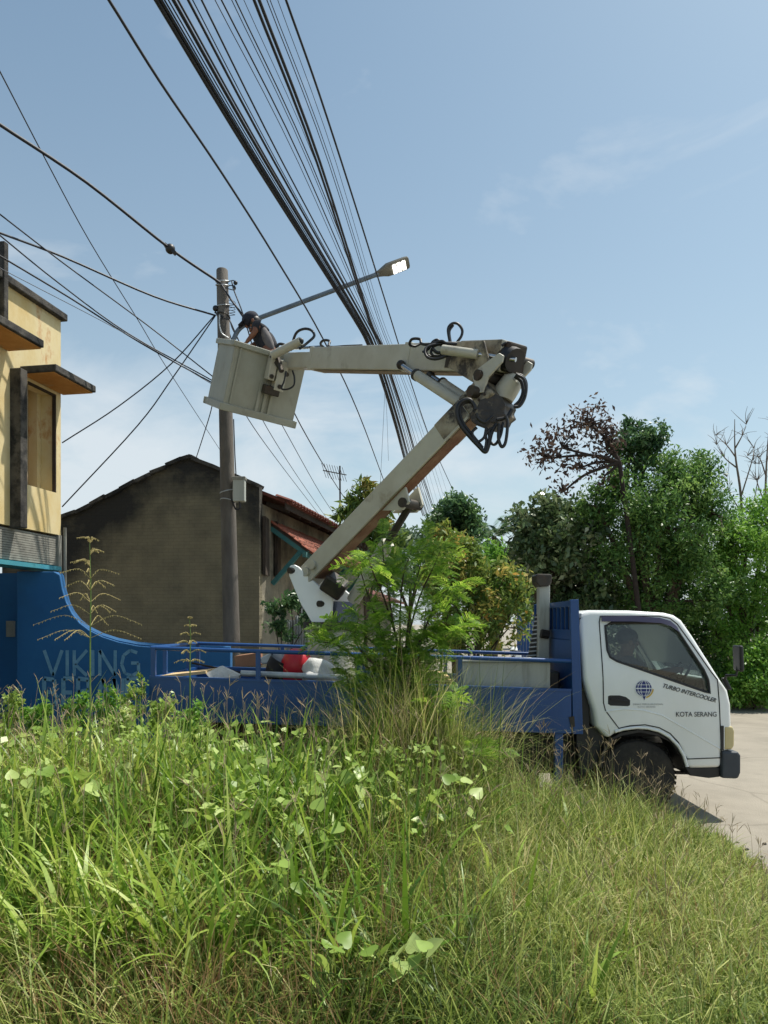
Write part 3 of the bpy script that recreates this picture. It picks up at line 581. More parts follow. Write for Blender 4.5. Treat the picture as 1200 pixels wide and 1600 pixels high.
# white corrugated fence sheets beside the turret
fn = thing('corrugated_fence', 'short white corrugated sheet fence behind the truck bed', 'fence', P(462, 1100, 12.8))
for k, x in enumerate((449, 461.5, 474)):
    mb = MB(); n = 12; top = 962 if k == 1 else 965+random.random()*4
    pts = [P(x+12*i/n, top, 12.8+.02*math.sin(i/n*4*math.pi*1.5)) for i in range(n+1)]
    mb.add(pts+[Vector((p.x, p.y, .02)) for p in pts]+[p+Vector((0,.012,0)) for p in pts]+[Vector((p.x, p.y+.012, .02)) for p in pts],
           [f for i in range(n) for f in ((i, i+1, n+2+i, n+1+i), (2*n+2+i, 3*n+3+i, 3*n+4+i, 2*n+3+i), (i, 2*n+2+i, 2*n+3+i, i+1))])
    mb.build('sheet', M['alu'], fn)

# far end of the lane
g_ = thing('blue_gate', 'small blue sheet gate far down the lane left of the headboard', 'gate', P(822, 1000, 40))
for k in range(6): MB().box2(tuple(P(808+k*5, 1030, 40)), tuple(P(812.4+k*5, 948, 40)+Vector((0,.08,0)))).build('panel', M['blue'], g_)
def motorbike(px, Y, label):
    b0 = P(px, 975, Y); b0.z = 0; t = thing('motorcycle', label, 'motorcycle', b0)
    for dx in (-.6, .6):
        wl = MB().tube([b0+Vector((dx*.35+.26*0, .6*dx/.6+.28*math.cos(a), .3+.28*math.sin(a))) for a in np.linspace(0, 2*math.pi, 17)[:-1]], .05, 6, closed=True).build('wheel', M['rubber'], t)
    MB().bar(b0+Vector((-.2,-.5,.75)), b0+Vector((.2,.45,.7)), .3, .14, w2=.26).build('seat', M['black'], t, bevel=.03)
    MB().prism([b0+Vector((-.15,y,z)) for y, z in ((-.6,.4),(.2,.35),(.6,.6),(.62,.95),(.45,.9),(.2,.6),(-.5,.66))], Vector((.3,0,0))).build('body', M['white'], t, bevel=.04)
    MB().tube([b0+Vector((-.3,.5,1.05)), b0+Vector((0,.58,.98)), b0+Vector((.3,.5,1.05))], .02, 6).build('handlebar', M['dsteel'], t)
motorbike(806, 33, 'white motorcycle parked far down the lane')

# ------------------------------------------------------------------ the bucket truck
YT = 7.6; BW = 1.86; CW = 1.70             # near side plane, bed width, cab width
def T(px, py, dy=0.0): p = P(px, py, YT); p.y += dy; return p
truck = thing('bucket_truck', 'blue and white aerial bucket truck with folded boom parked beside the tall grass', 'truck', T(700, 1280, .9))
def tp(mb, name, mat, parent=truck, **k): return mb.build(name, M[mat] if isinstance(mat, str) else mat, parent, **k)
def side_y(py): return .10*max(0, 1060-py)/105
# --- cab shell
outl = [(931,1135),(927,1110),(917,1080),(912,1060),(909,1000),(908,968),(913,958),(925,953),(987,953.5),(1044,957),(1060,961),(1071,969),(1087,994),(1106,1027),(1125,1060),(1138,1079),(1143,1101),(1144,1132),(1143,1172),(1128,1175),(1128,1200),(1076,1201),(1072,1188),(1064,1172),(1053,1159),(1041,1150),(1025,1142.5),(1007,1139),(985,1139.5),(965,1144),(950,1155)]
n = len(outl); bm = bmesh.new()
near = [bm.verts.new(T(x, y, side_y(y))) for x, y in outl]; far = [bm.verts.new(T(x, y, CW-side_y(y))) for x, y in outl]
i0, i1 = 3, 14                              # belt vertices
for ring, flip in ((near, False), (far, True)):
    up = ring[i0:i1+1]; lo = ring[i1:]+ring[:i0+1]
    for f in (up, lo): bm.faces.new(f if not flip else f[::-1])
for i in range(n): bm.faces.new((near[i], far[i], far[(i+1)%n], near[(i+1)%n]))
bmesh.ops.recalc_face_normals(bm, faces=bm.faces)
bev = [e for e in bm.edges if e.is_manifold and e.calc_face_angle(0) > math.radians(60)]
bmesh.ops.bevel(bm, geom=bev, offset=.045, segments=4, profile=.5, affect='EDGES', clamp_overlap=True)
def bm_obj(bm, name):
    me = bpy.data.meshes.new(name); bm.to_mesh(me); bm.free(); o = bpy.data.objects.new(name, me); col.objects.link(o); return o
def prism_obj(poly, d0, d1, name='cutter'):
    b2 = bmesh.new(); a = [b2.verts.new(T(x, y, d0)) for x, y in poly]; c = [b2.verts.new(T(x, y, d1)) for x, y in poly]; m = len(a)
    b2.faces.new(a); b2.faces.new(c[::-1])
    for i in range(m): b2.faces.new((a[i], c[i], c[(i+1)%m], a[(i+1)%m]))
    bmesh.ops.recalc_face_normals(b2, faces=b2.faces); return bm_obj(b2, name)
cab = bm_obj(bm, 'cab'); cab.data.materials.append(M['white'])
inner = [(918,975),(926,963),(987,963),(1042,967),(1056,972),(1078,1006),(1112,1064),(1130,1085),(1134,1120),(935,1124),(920,1070)]
win = [(949,978),(951,1016),(955,1027),(965,1033),(1109,1083),(1106,1062),(1100,1047),(1061,983),(1054,976),(1040,973),(960,973)]
cuts = [prism_obj(inner, .135, CW-.135), prism_obj(win, -.4, CW+.4), prism_obj([(1058,966),(1110,1062),(1150,1062),(1100,966)], .2, CW-.2), prism_obj([(890,978),(940,978),(940,1022),(890,1022)], .35, CW-.35)]
for c in cuts:
    m = cab.modifiers.new('cut', 'BOOLEAN'); m.operation = 'DIFFERENCE'; m.solver = 'EXACT'; m.object = c
dg = bpy.context.evaluated_depsgraph_get(); me = bpy.data.meshes.new_from_object(cab.evaluated_get(dg)); cab.modifiers.clear(); cab.data = me
for c in cuts: bpy.data.objects.remove(c)
b = BASE[truck.name]; me.transform(Matrix.Translation(-b)); me.polygons.foreach_set('use_smooth', [True]*len(me.polygons)); me.set_sharp_from_angle(angle=math.radians(28))
me.name = 'cab'
if not me.materials: me.materials.append(M['white'])
cab.parent = truck; BASE[cab.name] = b
def sline(pts, r, name, mat, off=0.0, parent=cab, closed=False, n=5, dense=True):
    q = []
    for (x0,y0),(x1,y1) in zip(pts, pts[1:]+(pts[:1] if closed else [])):
        k = max(1, int(math.hypot(x1-x0, y1-y0)/8)) if dense else 1
        q += [(x0+(x1-x0)*i/k, y0+(y1-y0)*i/k) for i in range(k)]
    if not closed: q.append(pts[-1])
    return tp(MB().tube([T(x, y, side_y(y)+off) for x, y in q], r, n, closed=closed), name, mat, parent, smooth=60)
sline([(1063,975),(1052,966),(1035,962.5),(942,962.5),(940,972),(942,1040),(943,1098),(946,1110),(967,1138),(985,1134),(1008,1132.5),(1030,1137),(1047,1146)], .0062, 'door_seam', 'seam')
sline([(1063,975),(1085,1008),(1112,1050),(1121,1062),(1124,1100),(1127.5,1184)], .0062, 'door_seam', 'seam')
sline([(1047,1146),(1060,1160),(1070,1180),(1074,1186),(1127,1184)], .006, 'door_seam', 'seam')
sline(win, .014, 'window_seal', 'black', closed=True)
sline([(961,1143),(975,1139),(995,1136.5),(1012,1137.5),(1030,1142),(1046,1151),(1060,1165),(1069,1181),(1074,1198)], .017, 'wheel_arch_lip', 'white', off=.004, n=8)
for k, dy in enumerate((0, CW)):
    s_ = 1 if k == 0 else -1
    tp(MB().prism([T(x, y, dy+s_*(side_y(y)+.02)) for x, y in win], Vector((0, .004, 0))), 'side_glass', 'glass', cab)
tp(MB().prism([T(1063,972,.2), T(1119,1060,.2), T(1119,1060,CW-.2), T(1063,972,CW-.2)], (T(1065,971)-T(1063,972))), 'windscreen', 'glass', cab)
tp(MB().prism([T(912,978,.35), T(912,1022,.35), T(912,1022,CW-.35), T(912,978,CW-.35)], (.004,0,0)), 'rear_glass', 'glass', cab)
# rain visor above the side window
vt = [(943,963),(990,962),(1035,965),(1052,970),(1062,979)]; vb = [(943,971),(990,971),(1036,973.5),(1051,978.5),(1064,988)]
mb = MB(); mb.add([T(x, y, side_y(y)-.012) for x, y in vt]+[T(x, y, side_y(y)-.038) for x, y in vb]+[T(x, y, side_y(y)-.006) for x, y in vt]+[T(x, y, side_y(y)-.03) for x, y in vb],
  [f for i in range(4) for f in ((i,i+1,6+i,5+i),(10+i,15+i,16+i,11+i),(5+i,6+i,16+i,15+i),(i,10+i,11+i,i+1))]); tp(mb, 'window_visor', 'visor', cab, smooth=40)
# raised swage over the wheel arch
sline([(945,1112),(975,1108),(1005,1110),(1035,1118),(1070,1138),(1125,1170)], .012, 'door_swage', 'white', off=.006, n=8)
hb = tp(MB().prism([T(x, y, -.002) for x, y in ((950,1088),(953,1086.5),(968,1086.5),(978,1089),(984.5,1094),(984.5,1102),(981,1103.5),(954,1102.5),(950,1100))], Vector((0,.006,0))), 'door_handle', 'black', cab, bevel=.002)
tp(MB().bar(T(954,1092,-.01), T(981,1096,-.01), .012, .014), 'handle_grip', 'black', cab)
def text(body, px, py, hpx, mat, sx=1.0, rot=0.0, shear=0.0, off=-.006, name='lettering', bold=0, plane='truck', parent=None):
    cu = bpy.data.curves.new(name, 'FONT'); cu.body = body; cu.size = 1; cu.offset = bold; cu.shear = shear; cu.extrude = .0
    o = bpy.data.objects.new(name, cu); col.objects.link(o); dgg = bpy.context.evaluated_depsgraph_get(); dgg.update(); m = bpy.data.meshes.new_from_object(o.evaluated_get(dgg)); bpy.data.objects.remove(o)
    co = np.empty(len(m.vertices)*3); m.vertices.foreach_get('co', co); co = co.reshape(-1, 3); s = hpx/F*YT/.69
    x = co[:, 0]*s*sx; z = co[:, 1]*s; c_, s_ = math.cos(rot), math.sin(rot); o0 = T(px, py, off)-b
    X = o0.x+x*c_-z*s_; Zc = o0.z+x*s_+z*c_
    pyv = YH-(Zc+b.z-EYE)*F/YT; yy = o0.y+np.array([side_y(v) for v in pyv])
    m.vertices.foreach_set('co', np.stack([X, yy, Zc], 1).astype(np.float32).ravel()); m.materials.clear(); m.materials.append(mat); m.update()
    ob = bpy.data.objects.new(name, m); col.objects.link(ob); ob.parent = parent or cab; return ob
text('KOTA SERANG', 1055.5, 1119.5, 7.2, M['text'], .91, bold=.006)
text('TURBO INTERCOOLER', 1034, 1073.5, 6.2, M['text'], .94, rot=math.radians(-16), shear=.25, bold=.02)
text('DINAS PERHUBUNGAN', 988.5, 1101.5, 2.4, M['greytext'], 1.3)
text('KOTA SERANG', 996, 1105.5, 2.2, M['greytext'], 1.3)
# round emblem: blue globe with white grid, gold arc and small pointer
ec = T(1005.5, 1075.5, -.006); er = 12.3/F*YT
def disc(c, r, off, n=32, a0=0, a1=2*math.pi): return [c+Vector((r*math.cos(a), off, r*math.sin(a))) for a in np.linspace(a0, a1, n, endpoint=abs(a1-a0) < 6.2)]
tp(MB().prism(disc(ec, er, 0), (0,.003,0)), 'emblem_disc', 'navy', cab)
def ring(c, r0, r1, off, a0, a1, n=20):
    mb = MB(); A0 = np.linspace(a0, a1, n); p = [c+Vector((r1*math.cos(a), off, r1*math.sin(a))) for a in A0]+[c+Vector((r0*math.cos(a), off, r0*math.sin(a))) for a in A0]
    return mb.add(p, [(i, i+1, n+i+1, n+i) for i in range(n-1)])
gl = MB()
for ph in (-.62, -.3, .3, .62):
    pp = [ec+Vector((er*.97*math.sin(a)*ph*1.25, -.002, er*.97*math.cos(a))) for a in np.linspace(0, math.pi, 14)]
    for p, q in zip(pp, pp[1:]): gl.bar(p, q, .001, .0045, side=(0,1,0))
for hgt in (.45, -.45): gl.bar(ec+Vector((-er*.88,-.0025,er*hgt)), ec+Vector((er*.88,-.0025,er*hgt)), .001, .005, side=(0,1,0))
gl.bar(ec+Vector((-er*1.05,-.0035,0)), ec+Vector((er*1.05,-.0035,0)), .001, .009, side=(0,1,0))
tp(gl, 'emblem_grid', 'emwhite', cab)
tp(ring(ec, er*1.1, er*1.28, -.001, math.radians(-75), math.radians(-5)), 'emblem_arc', 'gold', cab)
tp(ring(ec, er*1.06, er*1.17, -.001, math.radians(-170), math.radians(-95)), 'emblem_arc', 'emwhite', cab)
tp(MB().add([ec+Vector((x*er,-.0015,z*er)) for x, z in ((-.15,-1.02),(.25,-1.0),(.08,-1.5))], [(0,1,2)]), 'emblem_pointer', 'navy', cab)
# --- nose
tp(MB().prism([T(x, y, -.015) for x, y in ((1127,1173),(1153,1174),(1157,1180),(1157,1207),(1153,1217),(1127,1216))], (0, CW+.03, 0)), 'bumper', 'bumper', bevel=.025, segs=3)
for dy in (.0, CW-.32):
    hl = tp(MB().prism([T(x, y, dy+(-.004 if dy == 0 else .004)) for x, y in ((1131,1134),(1145.5,1135),(1148,1142),(1147.5,1165),(1144,1171.5),(1131,1171))], (0,.32,0)), 'headlight', 'lampgl', bevel=.02, segs=3)
    tp(MB().bar(T(1128,1134,dy+.1), T(1128,1172,dy+.1), .25 if dy else .22, .03, side=(0,1,0)), 'headlight_bezel', 'black', hl)
tp(MB().bar(T(1140,1112,.1), T(1140,1112,CW-.1), .05, .12), 'grille', 'black', bevel=.01)
tp(MB().prism([T(x, y, .03) for x, y in ((1072,1200),(1128,1200),(1127,1215),(1110,1217),(1080,1213))], (0, CW-.06, 0)), 'front_valance', 'black', bevel=.01)
tp(MB().tube([T(1066,1216,.3), T(1108,1217,.3)], .02, 6), 'tow_link', 'black')
# wipers and mirrors
for dy in (-.0, CW):
    s_ = -1 if dy == 0 else 1
    mi = tp(MB().obox(T(1139 if dy == 0 else 1152, 1027, dy+s_*.2), Vector((.02,0,0)), Vector((0,.085,0)), Vector((-.005,0,.125))), 'mirror', 'black', bevel=.03, segs=3)
    tp(MB().tube([T(1130,1066,dy+s_*.01), T(1128,1054,dy+s_*.1), T(1136 if dy == 0 else 1150,1053,dy+s_*.2), T(1138 if dy == 0 else 1152,1040,dy+s_*.2)], .013, 6), 'mirror_arm', 'black', mi)
    tp(MB().obox(T(1133,1068,dy+s_*.03), Vector((.025,0,.0)), Vector((0,.02,0)), Vector((-.03,0,.06))), 'mirror_base', 'black', mi, bevel=.015)
tp(MB().tube([T(1072,972,.25), T(1110,1030,.35), T(1122,1054,.5)], .012, 5), 'wiper', 'black')
# --- cab interior
tp(MB().prism([T(x, y, .12) for x, y in ((1088,1090),(1098,1062),(1112,1062),(1130,1083),(1130,1120),(1088,1120))], (0, CW-.24, 0)), 'dashboard', 'dash', bevel=.02)
for dy in (.14, .95):
    st = tp(MB().prism([T(x, y, dy) for x, y in ((965,1088),(1034,1084),(1036,1108),(965,1110))], (0,.55,0)), 'seat', 'seat', bevel=.03)
    tp(MB().prism([T(x, y, dy+.03) for x, y in ((960,1022),(970,1022),(984,1086),(964,1090))], (0,.49,0)), 'backrest', 'seat', st, bevel=.03)
    tp(MB().prism([T(x, y, dy+.16) for x, y in ((958,1006),(966,1006),(970,1020),(960,1020))], (0,.22,0)), 'headrest', 'seat', st, bevel=.02)
swc = T(1084, 1060, .43); ax_ = Vector((.62,0,-.45)).normalized(); e1 = Vector((0,1,0)); e2 = ax_.cross(e1)
sw = tp(MB().tube([swc+(e1*math.cos(a)+e2*math.sin(a))*.2 for a in np.linspace(0, 2*math.pi, 25)[:-1]], .014, 7, closed=True), 'steering_wheel', 'black')
tp(MB().tube([swc, swc+ax_*.35], .025, 7).bar(swc-e1*.2, swc+e1*.2, .04, .02), 'steering_column', 'black', sw)
# --- wheels
def wheel(px, py, dy, r=.385, w=.2, dual=False):
    c = T(px, py, dy); pr = [(r*.6,0),(r*.86,-.004),(r*.95,.012),(r*.985,.035),(r,.06),(r,w-.06),(r*.985,w-.035),(r*.95,w-.012),(r*.6,w)]
    t_ = tp(MB().lathe(pr, c, (0,1,0), 40), 'wheel', 'rubber', smooth=30)
    tr = MB()
    for k in range(44):
        a = 2*math.pi*k/44
        for q in (0, 1): tr.obox(c+Vector((math.cos(a+.07*q)*r, .045+q*.1, math.sin(a+.07*q)*r)), Vector((math.cos(a), 0, math.sin(a)))*.002, Vector((0,.03,0)), Vector((-math.sin(a), 0, math.cos(a)))*.016)
    tp(tr, 'tread', 'rubber', t_)['kind'] = 'stuff'
    tp(MB().lathe([(.02,.02),(.07,.015),(.08,.05),(.15,.075),(.17,.05),(.205,.02),(.225,.0),(.235,.01),(.235,.15)], c, (0,1,0), 32), 'rim', 'dsteel', t_, smooth=35)
    nt_ = MB()
    for k in range(6): a = k*math.pi/3; nt_.lathe([(.014,0),(.014,.03)], c+Vector((math.cos(a)*.11,.035,math.sin(a)*.11)), (0,1,0), 6)
    tp(nt_, 'wheel_nuts', 'dsteel', t_)['kind'] = 'stuff'
wheel(1003, 1219, .1); wheel(1003, 1219, CW-.3); wheel(474, 1219, .12); wheel(474, 1219, .36); wheel(474, 1219, BW-.55); wheel(474, 1219, BW-.31)
tp(MB().tube([T(1003,1219,.2), T(1003,1219,CW-.2)], .05, 8), 'axle', 'black'); tp(MB().tube([T(474,1219,.3), T(474,1219,BW-.3)], .07, 8), 'axle', 'black')
tp(MB().prism([T(x, y, .12) for x, y in ((931,1137),(960,1139),(945,1165),(938,1200),(912,1215),(905,1140))], (0,.3,0)), 'mudguard', 'black')
# --- chassis
for dy in (.5, 1.25): tp(MB().bar(T(250,1152,dy), T(1120,1190,dy), .07, .18), 'chassis_rail', 'black')
for x in (300, 560, 700, 860): tp(MB().bar(T(x,1150,.5), T(x,1150,1.25), .08, .14), 'crossmember', 'black')
tp(MB().box2(tuple(T(700,1205,.2)), tuple(T(790,1160,.55))), 'fuel_tank', 'black', bevel=.04)
tp(MB().box2(tuple(T(905,1170,.1)), tuple(T(925,965,CW-.1))), 'cab_back_frame', 'black')
tp(MB().tube([T(917,1180,.25), T(916,1000,.22), T(914,970,.22)], .035, 8), 'air_intake', 'black')
# wheel-arch liners, black boxes added to darken the space under the bed
for dy in (.02, CW-.36):
    lp = [(940,1200),(944,1175),(955,1156),(972,1146),(1003,1141),(1032,1147),(1052,1160),(1066,1180),(1072,1200)]
    tp(MB().prism([T(x, y, dy+.02) for x, y in lp]+[T(x+(3 if x < 1000 else -1), y+(1 if y > 1150 else 4), dy+.02) for x, y in lp[::-1]], (0,.32,0)), 'arch_liner', 'black')
tp(MB().box2(tuple(T(944,1160,.4)), tuple(T(1070,1142,CW-.4))), 'engine_cover', 'black')
tp(MB().box2(tuple(T(545,1222,.35)), tuple(T(695,1150,1.45))), 'underbody_box', 'black', bevel=.02)
tp(MB().box2(tuple(T(795,1225,.5)), tuple(T(900,1150,1.35))), 'front_underbody_box', 'black', bevel=.05)
tp(MB().box2(tuple(T(250,1175,.4)), tuple(T(400,1130,1.4))), 'rear_underbody_box', 'black', bevel=.03)
tp(MB().box2(tuple(T(240,1284,1.5)), tuple(T(890,1130,1.56))), 'dark_gap_sheet', 'black')  # black sheet added to hide the bright road and keep the gap dark
tp(MB().box2(tuple(T(884,1240,.3)), tuple(T(926,1148,.75))), 'dark_gap_box', 'black', bevel=.02)  # black box added to darken the gap between bed and front wheel
# --- bed
def slope(x): return (x-233)*(21/672)      # the bed sits nose-down
bedz0 = lambda x: 1102+slope(x)
for dy, nm in ((0, 'near'), (BW-.04, 'far')):
    sp_ = tp(MB().prism([T(x, y, dy) for x, y in ((233,1058),(893,1058+slope(893)),(893,1126+slope(893)),(233,1126))], (0,.04,0)), 'side_panel', 'blue', bevel=.006)
    tp(MB().prism([T(x, y, dy-.008) for x, y in ((233,1056),(893,1056+slope(893)),(893,1060+slope(893)),(233,1060))], (0,.056,0)), 'panel_lip', 'blue', sp_)
    tp(MB().tube([T(235,1012.5,dy+.02), T(893,1012.5+slope(893),dy+.02)], .021, 10), 'top_rail', 'blue', smooth=40)
    for x in (239, 403, 560, 719): tp(MB().bar(T(x,1013+slope(x),dy+.02), T(x,1059+slope(x),dy+.02), .045, .04, side=(1,0,0)), 'rail_post', 'blue')
tp(MB().tube([T(236,1012.5,.03), T(236,1012.5,BW-.03)], .021, 8), 'end_rail', 'blue')
for dy in (.45, 1.4): tp(MB().bar(T(238,1013,dy), T(238,1060,dy), .04, .04), 'rail_post', 'blue')
tp(MB().prism([T(x, y, .042) for x, y in ((233,1058),(239,1058),(239,1126),(233,1126))], (0, BW-.084, 0)), 'tailgate', 'blue')
tp(MB().prism([T(x, y, .042) for x, y in ((240,1098),(892,1098+slope(892)),(892,1106+slope(892)),(240,1106))], (0, BW-.084, 0)), 'bed_floor', 'dsteel')
# headboard: frame posts, lower sheet, slotted upper window with bars
for dy in (-.005, BW-.055): tp(MB().prism([T(x, y, dy) for x, y in ((891,937),(904,936.5),(911,1147),(895.5,1147))], (0,.06,0)), 'headboard_post', 'blue', bevel=.004)
for y0, y1, nm in ((938,947,'headboard_rail'),(984,1000,'headboard_rail'),(1000.5,1125,'headboard_sheet')): tp(MB().prism([T(x, y, .056) for x, y in ((893,y0),(902,y0),(904,y1),(895,y1))], (0, BW-.112, 0)), nm, 'blue')
for k in range(9): tp(MB().bar(T(898,947,.15+k*.19), T(898,984,.15+k*.19), .03, .03), 'headboard_bar', 'blue')
tp(MB().prism([T(x, y, .1) for x, y in ((902.5,948),(904,948),(905,983),(903.5,983))], (0, BW-.2, 0)), 'headboard_mesh', 'black')
# outrigger
og = tp(MB().bar(T(874,1140,.06), T(874,1262,.06), .085, .085, side=(1,0,0)), 'outrigger', 'blue', bevel=.008)
tp(MB().bar(T(874,1262,.06), T(874,1280,.06), .16, .16, side=(1,0,0)), 'outrigger_foot', 'dsteel', og)
tp(MB().bar(T(855,1137,.06), T(893,1138,.06), .1, .05), 'outrigger_bracket', 'dsteel', og)
tp(MB().prism([T(x, y, -.012) for x, y in ((889,1120),(897,1119),(898,1135),(892,1136))], (0,.012,0)), 'bed_latch', 'dsteel')
# boom rest post with cradle
Yr = YT+.95
tp(MB().bar(P(847,1085,Yr), P(849,915,Yr), .125, .125, side=(1,0,0)), 'boom_rest_post', 'greybox', bevel=.01)
tp(MB().prism([P(x, y, Yr-.12) for x, y in ((837,898),(841,896.5),(860,897),(863,899),(862,910),(858,916),(843,917),(838,910))], (0,.26,0)), 'boom_rest_cradle', 'dsteel', bevel=.015)
tp(MB().tube([P(845,990,Yr-.09), P(857,992,Yr-.08)], .05, 7), 'rest_clamp', 'dsteel')
# --- turret
Yb = 8.55
tp(MB().tube([P(516,1090,Yb), P(516,985,Yb)], [.3,.24], 20), 'turret_column', 'boom', smooth=40)
tp(MB().tube([P(516,984,Yb), P(516,972,Yb)], .3, 24), 'slew_ring', 'dsteel', smooth=40)
BD = P(487, 897, 8.45); EL = P(770, 604, 7.05)       # lower boom pivot and elbow
dl = (EL-BD).normalized(); sdl = dl.cross(Z).normalized(); upl = sdl.cross(dl).normalized()
if sdl.y > 0: sdl = -sdl                              # side vector looks at the camera
plate = [(470,890),(474,885),(479,884),(485,887),(512,912),(538,935),(535,968),(520,974),(506,972),(488,941),(472,902)]
for off in (.17, -.2): tp(MB().prism([P(x, y, 8.5)+sdl*off for x, y in plate], sdl*.03), 'turret_plate', 'white', bevel=.006)
tp(MB().prism([P(x, y, 8.5)-sdl*.17 for x, y in ((506,940),(538,940),(545,972),(500,972))], sdl*.34), 'turret_base', 'deepnavy')
for px, py in ((475,893),(520,944)): tp(MB().tube([P(px,py,8.5)+sdl*.23, P(px,py,8.5)-sdl*.23], .035, 10), 'pin', 'dsteel')
# --- lower boom: box with rusty underside
hh, ww = .215, .205
b0 = BD-dl*.05; b1 = EL-dl*.02
tp(MB().bar(b0, b1, ww, hh, side=sdl), 'lower_boom', 'boom', bevel=.012)
tp(MB().bar(b1-dl*.62, b1-dl*.28, ww+.008, hh+.008, side=sdl), 'boom_sleeve', 'grimy', bevel=.01)
tp(MB().bar(b1-dl*.28, b1+dl*.02, ww+.03, hh+.02, side=sdl), 'boom_knuckle', 'grimy', bevel=.02)
for kx in (-.05, -.12, -.2):
    for ku in (-.07, .07): tp(MB().tube([b1+dl*kx+upl*ku+sdl*.1, b1+dl*kx+upl*ku+sdl*.128], .013, 6), 'bolt', 'dsteel')
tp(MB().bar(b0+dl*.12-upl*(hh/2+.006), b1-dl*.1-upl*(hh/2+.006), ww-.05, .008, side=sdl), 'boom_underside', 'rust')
for sgn in (1,): tp(MB().bar(b0+dl*.2+sdl*(ww/2+.005)-upl*.1, b1-dl*.3+sdl*(ww/2+.005)-upl*.1, .01, .02, side=sdl), 'boom_weld', 'boom')
for t in (.08, .2): tp(MB().tube([b0+dl*t+sdl*.135, b0+dl*t-sdl*.135], .05, 14), 'pin_boss', 'boom', smooth=40)
# lift cylinder under the boom
ca = P(552, 938, 8.35); cb = P(638, 782, 7.72)-upl*.05; dc = (cb-ca).normalized(); Lc = (cb-ca).length
lc = tp(MB().tube([ca, ca+dc*Lc*.62], .075, 14), 'lift_cylinder', 'boom', smooth=40)
tp(MB().tube([ca+dc*Lc*.6, cb], .038, 12), 'cylinder_rod', 'dsteel', lc, smooth=40)
tp(MB().tube([cb-sdl*.15, cb+sdl*.15], .05, 12), 'cylinder_pin', 'dsteel', lc, smooth=40)
for off in (.1, -.13): tp(MB().prism([q+sdl*off for q in (cb+dl*.12+upl*.14, cb-dl*.28+upl*.14, cb-dl*.05-upl*.05, cb+dl*.06-upl*.04)], sdl*.03), 'cylinder_lug', 'boom')
tp(MB().bar(P(508,905,8.3), P(538,925,8.3), .22, .2, side=sdl), 'turret_motor', 'dsteel', bevel=.03)
# --- upper boom, stepping down in telescoping sections
E0 = P(800, 560, 7.05); E1 = P(436, 563, 10.75)
du = (E1-E0).normalized(); Lu = (E1-E0).length; sdu = du.cross(Z).normalized()
if sdu.y > 0: sdu = -sdu
upu = du.cross(sdu).normalized()
if upu.z < 0: upu = -upu
def U_(t, up=0.0, sd=0.0): return E0+du*t+upu*up+sdu*sd
def t_at(px):                                # distance along the boom axis where it crosses photo column px
    lo, hi = 0.0, Lu
    for _ in range(40):
        m = (lo+hi)/2; q = U_(m); lo, hi = (m, hi) if 600+q.x/q.y*F > px else (lo, m)
    return lo
ta, tb, tcx = t_at(650), t_at(497), t_at(440)
ub = tp(MB().bar(U_(.0,.0), U_(ta,.0), .26, .28, side=sdu), 'upper_boom', 'boom', bevel=.012)
tp(MB().bar(U_(ta-.02,.0), U_(tb,-.0), .25, .27, side=sdu), 'boom_section', 'boom', ub, bevel=.012)
tp(MB().bar(U_(tb-.02,-.015), U_(tcx,-.015), .19, .2, side=sdu), 'boom_section', 'boom', ub, bevel=.01)
tp(MB().bar(U_(ta-.05,0), U_(ta+.05,0), .28, .3, side=sdu), 'boom_collar', 'boom', ub, bevel=.008)
tp(MB().bar(U_(tb-.05,0), U_(tb+.02,0), .262, .285, side=sdu), 'boom_collar', 'boom', ub, bevel=.008)
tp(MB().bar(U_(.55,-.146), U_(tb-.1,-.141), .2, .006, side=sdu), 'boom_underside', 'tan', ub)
tp(MB().bar(U_(.03,.0), U_(.62,.0), .268, .288, side=sdu), 'boom_sleeve', 'grimy', ub, bevel=.01)
tp(MB().bar(U_(0.02,.02), U_(.75,.0), .285, .25, side=sdu), 'boom_head', 'dsteel', ub, bevel=.01) if False else None
# soot-dark sleeve section at the elbow end
tp(MB().bar(U_(-.06,.0), U_(.02,.0), .24, .26, side=sdu), 'boom_end', 'dsteel', ub, bevel=.02)
for off in (.145, -.165):
    tp(MB().prism([q for q in (P(719,578,7.6)+sdu*off, P(760,603,7.25)+sdu*off, P(768,611,7.2)+sdu*off, P(790,590,7.05)+sdu*off, P(776,538,7.1)+sdu*off, P(735,540,7.45)+sdu*off)], sdu*.02), 'elbow_gusset', 'grimy', bevel=.004)
    tp(MB().prism([q+sdu*off*1.18 for q in (P(803,558,7.0), P(810,562,6.98), P(808,572,6.98), P(786,596,7.05), P(779,619,7.08), P(769,620,7.1), P(762,594,7.14), P(768,584,7.12))], sdu*.022), 'elbow_link', 'boom', bevel=.006)
for px, py, r_ in ((770,592,.05),(806,563,.05),(760,617,.055)): tp(MB().tube([P(px,py,7.1)+sdu*.2, P(px,py,7.1)-sdu*.2], r_, 16), 'elbow_pin', 'dsteel', smooth=40)
tp(MB().tube([P(786,625,7.1), P(790,612,7.1), P(802,594,7.05), P(806,588,7.05)], [.09,.11,.1,.05], 18), 'elbow_drum', 'boom', smooth=50)
tp(MB().prism([P(x, y, 7.0)+sdl*.05 for x, y in ((736,648),(748,640),(754,626),(766,622),(772,614),(784,620),(794,634),(790,642),(794,650),(786,656),(782,664),(770,662),(764,671),(748,666),(740,660))], -sdl*.22), 'elbow_housing', 'greasy', bevel=.012)
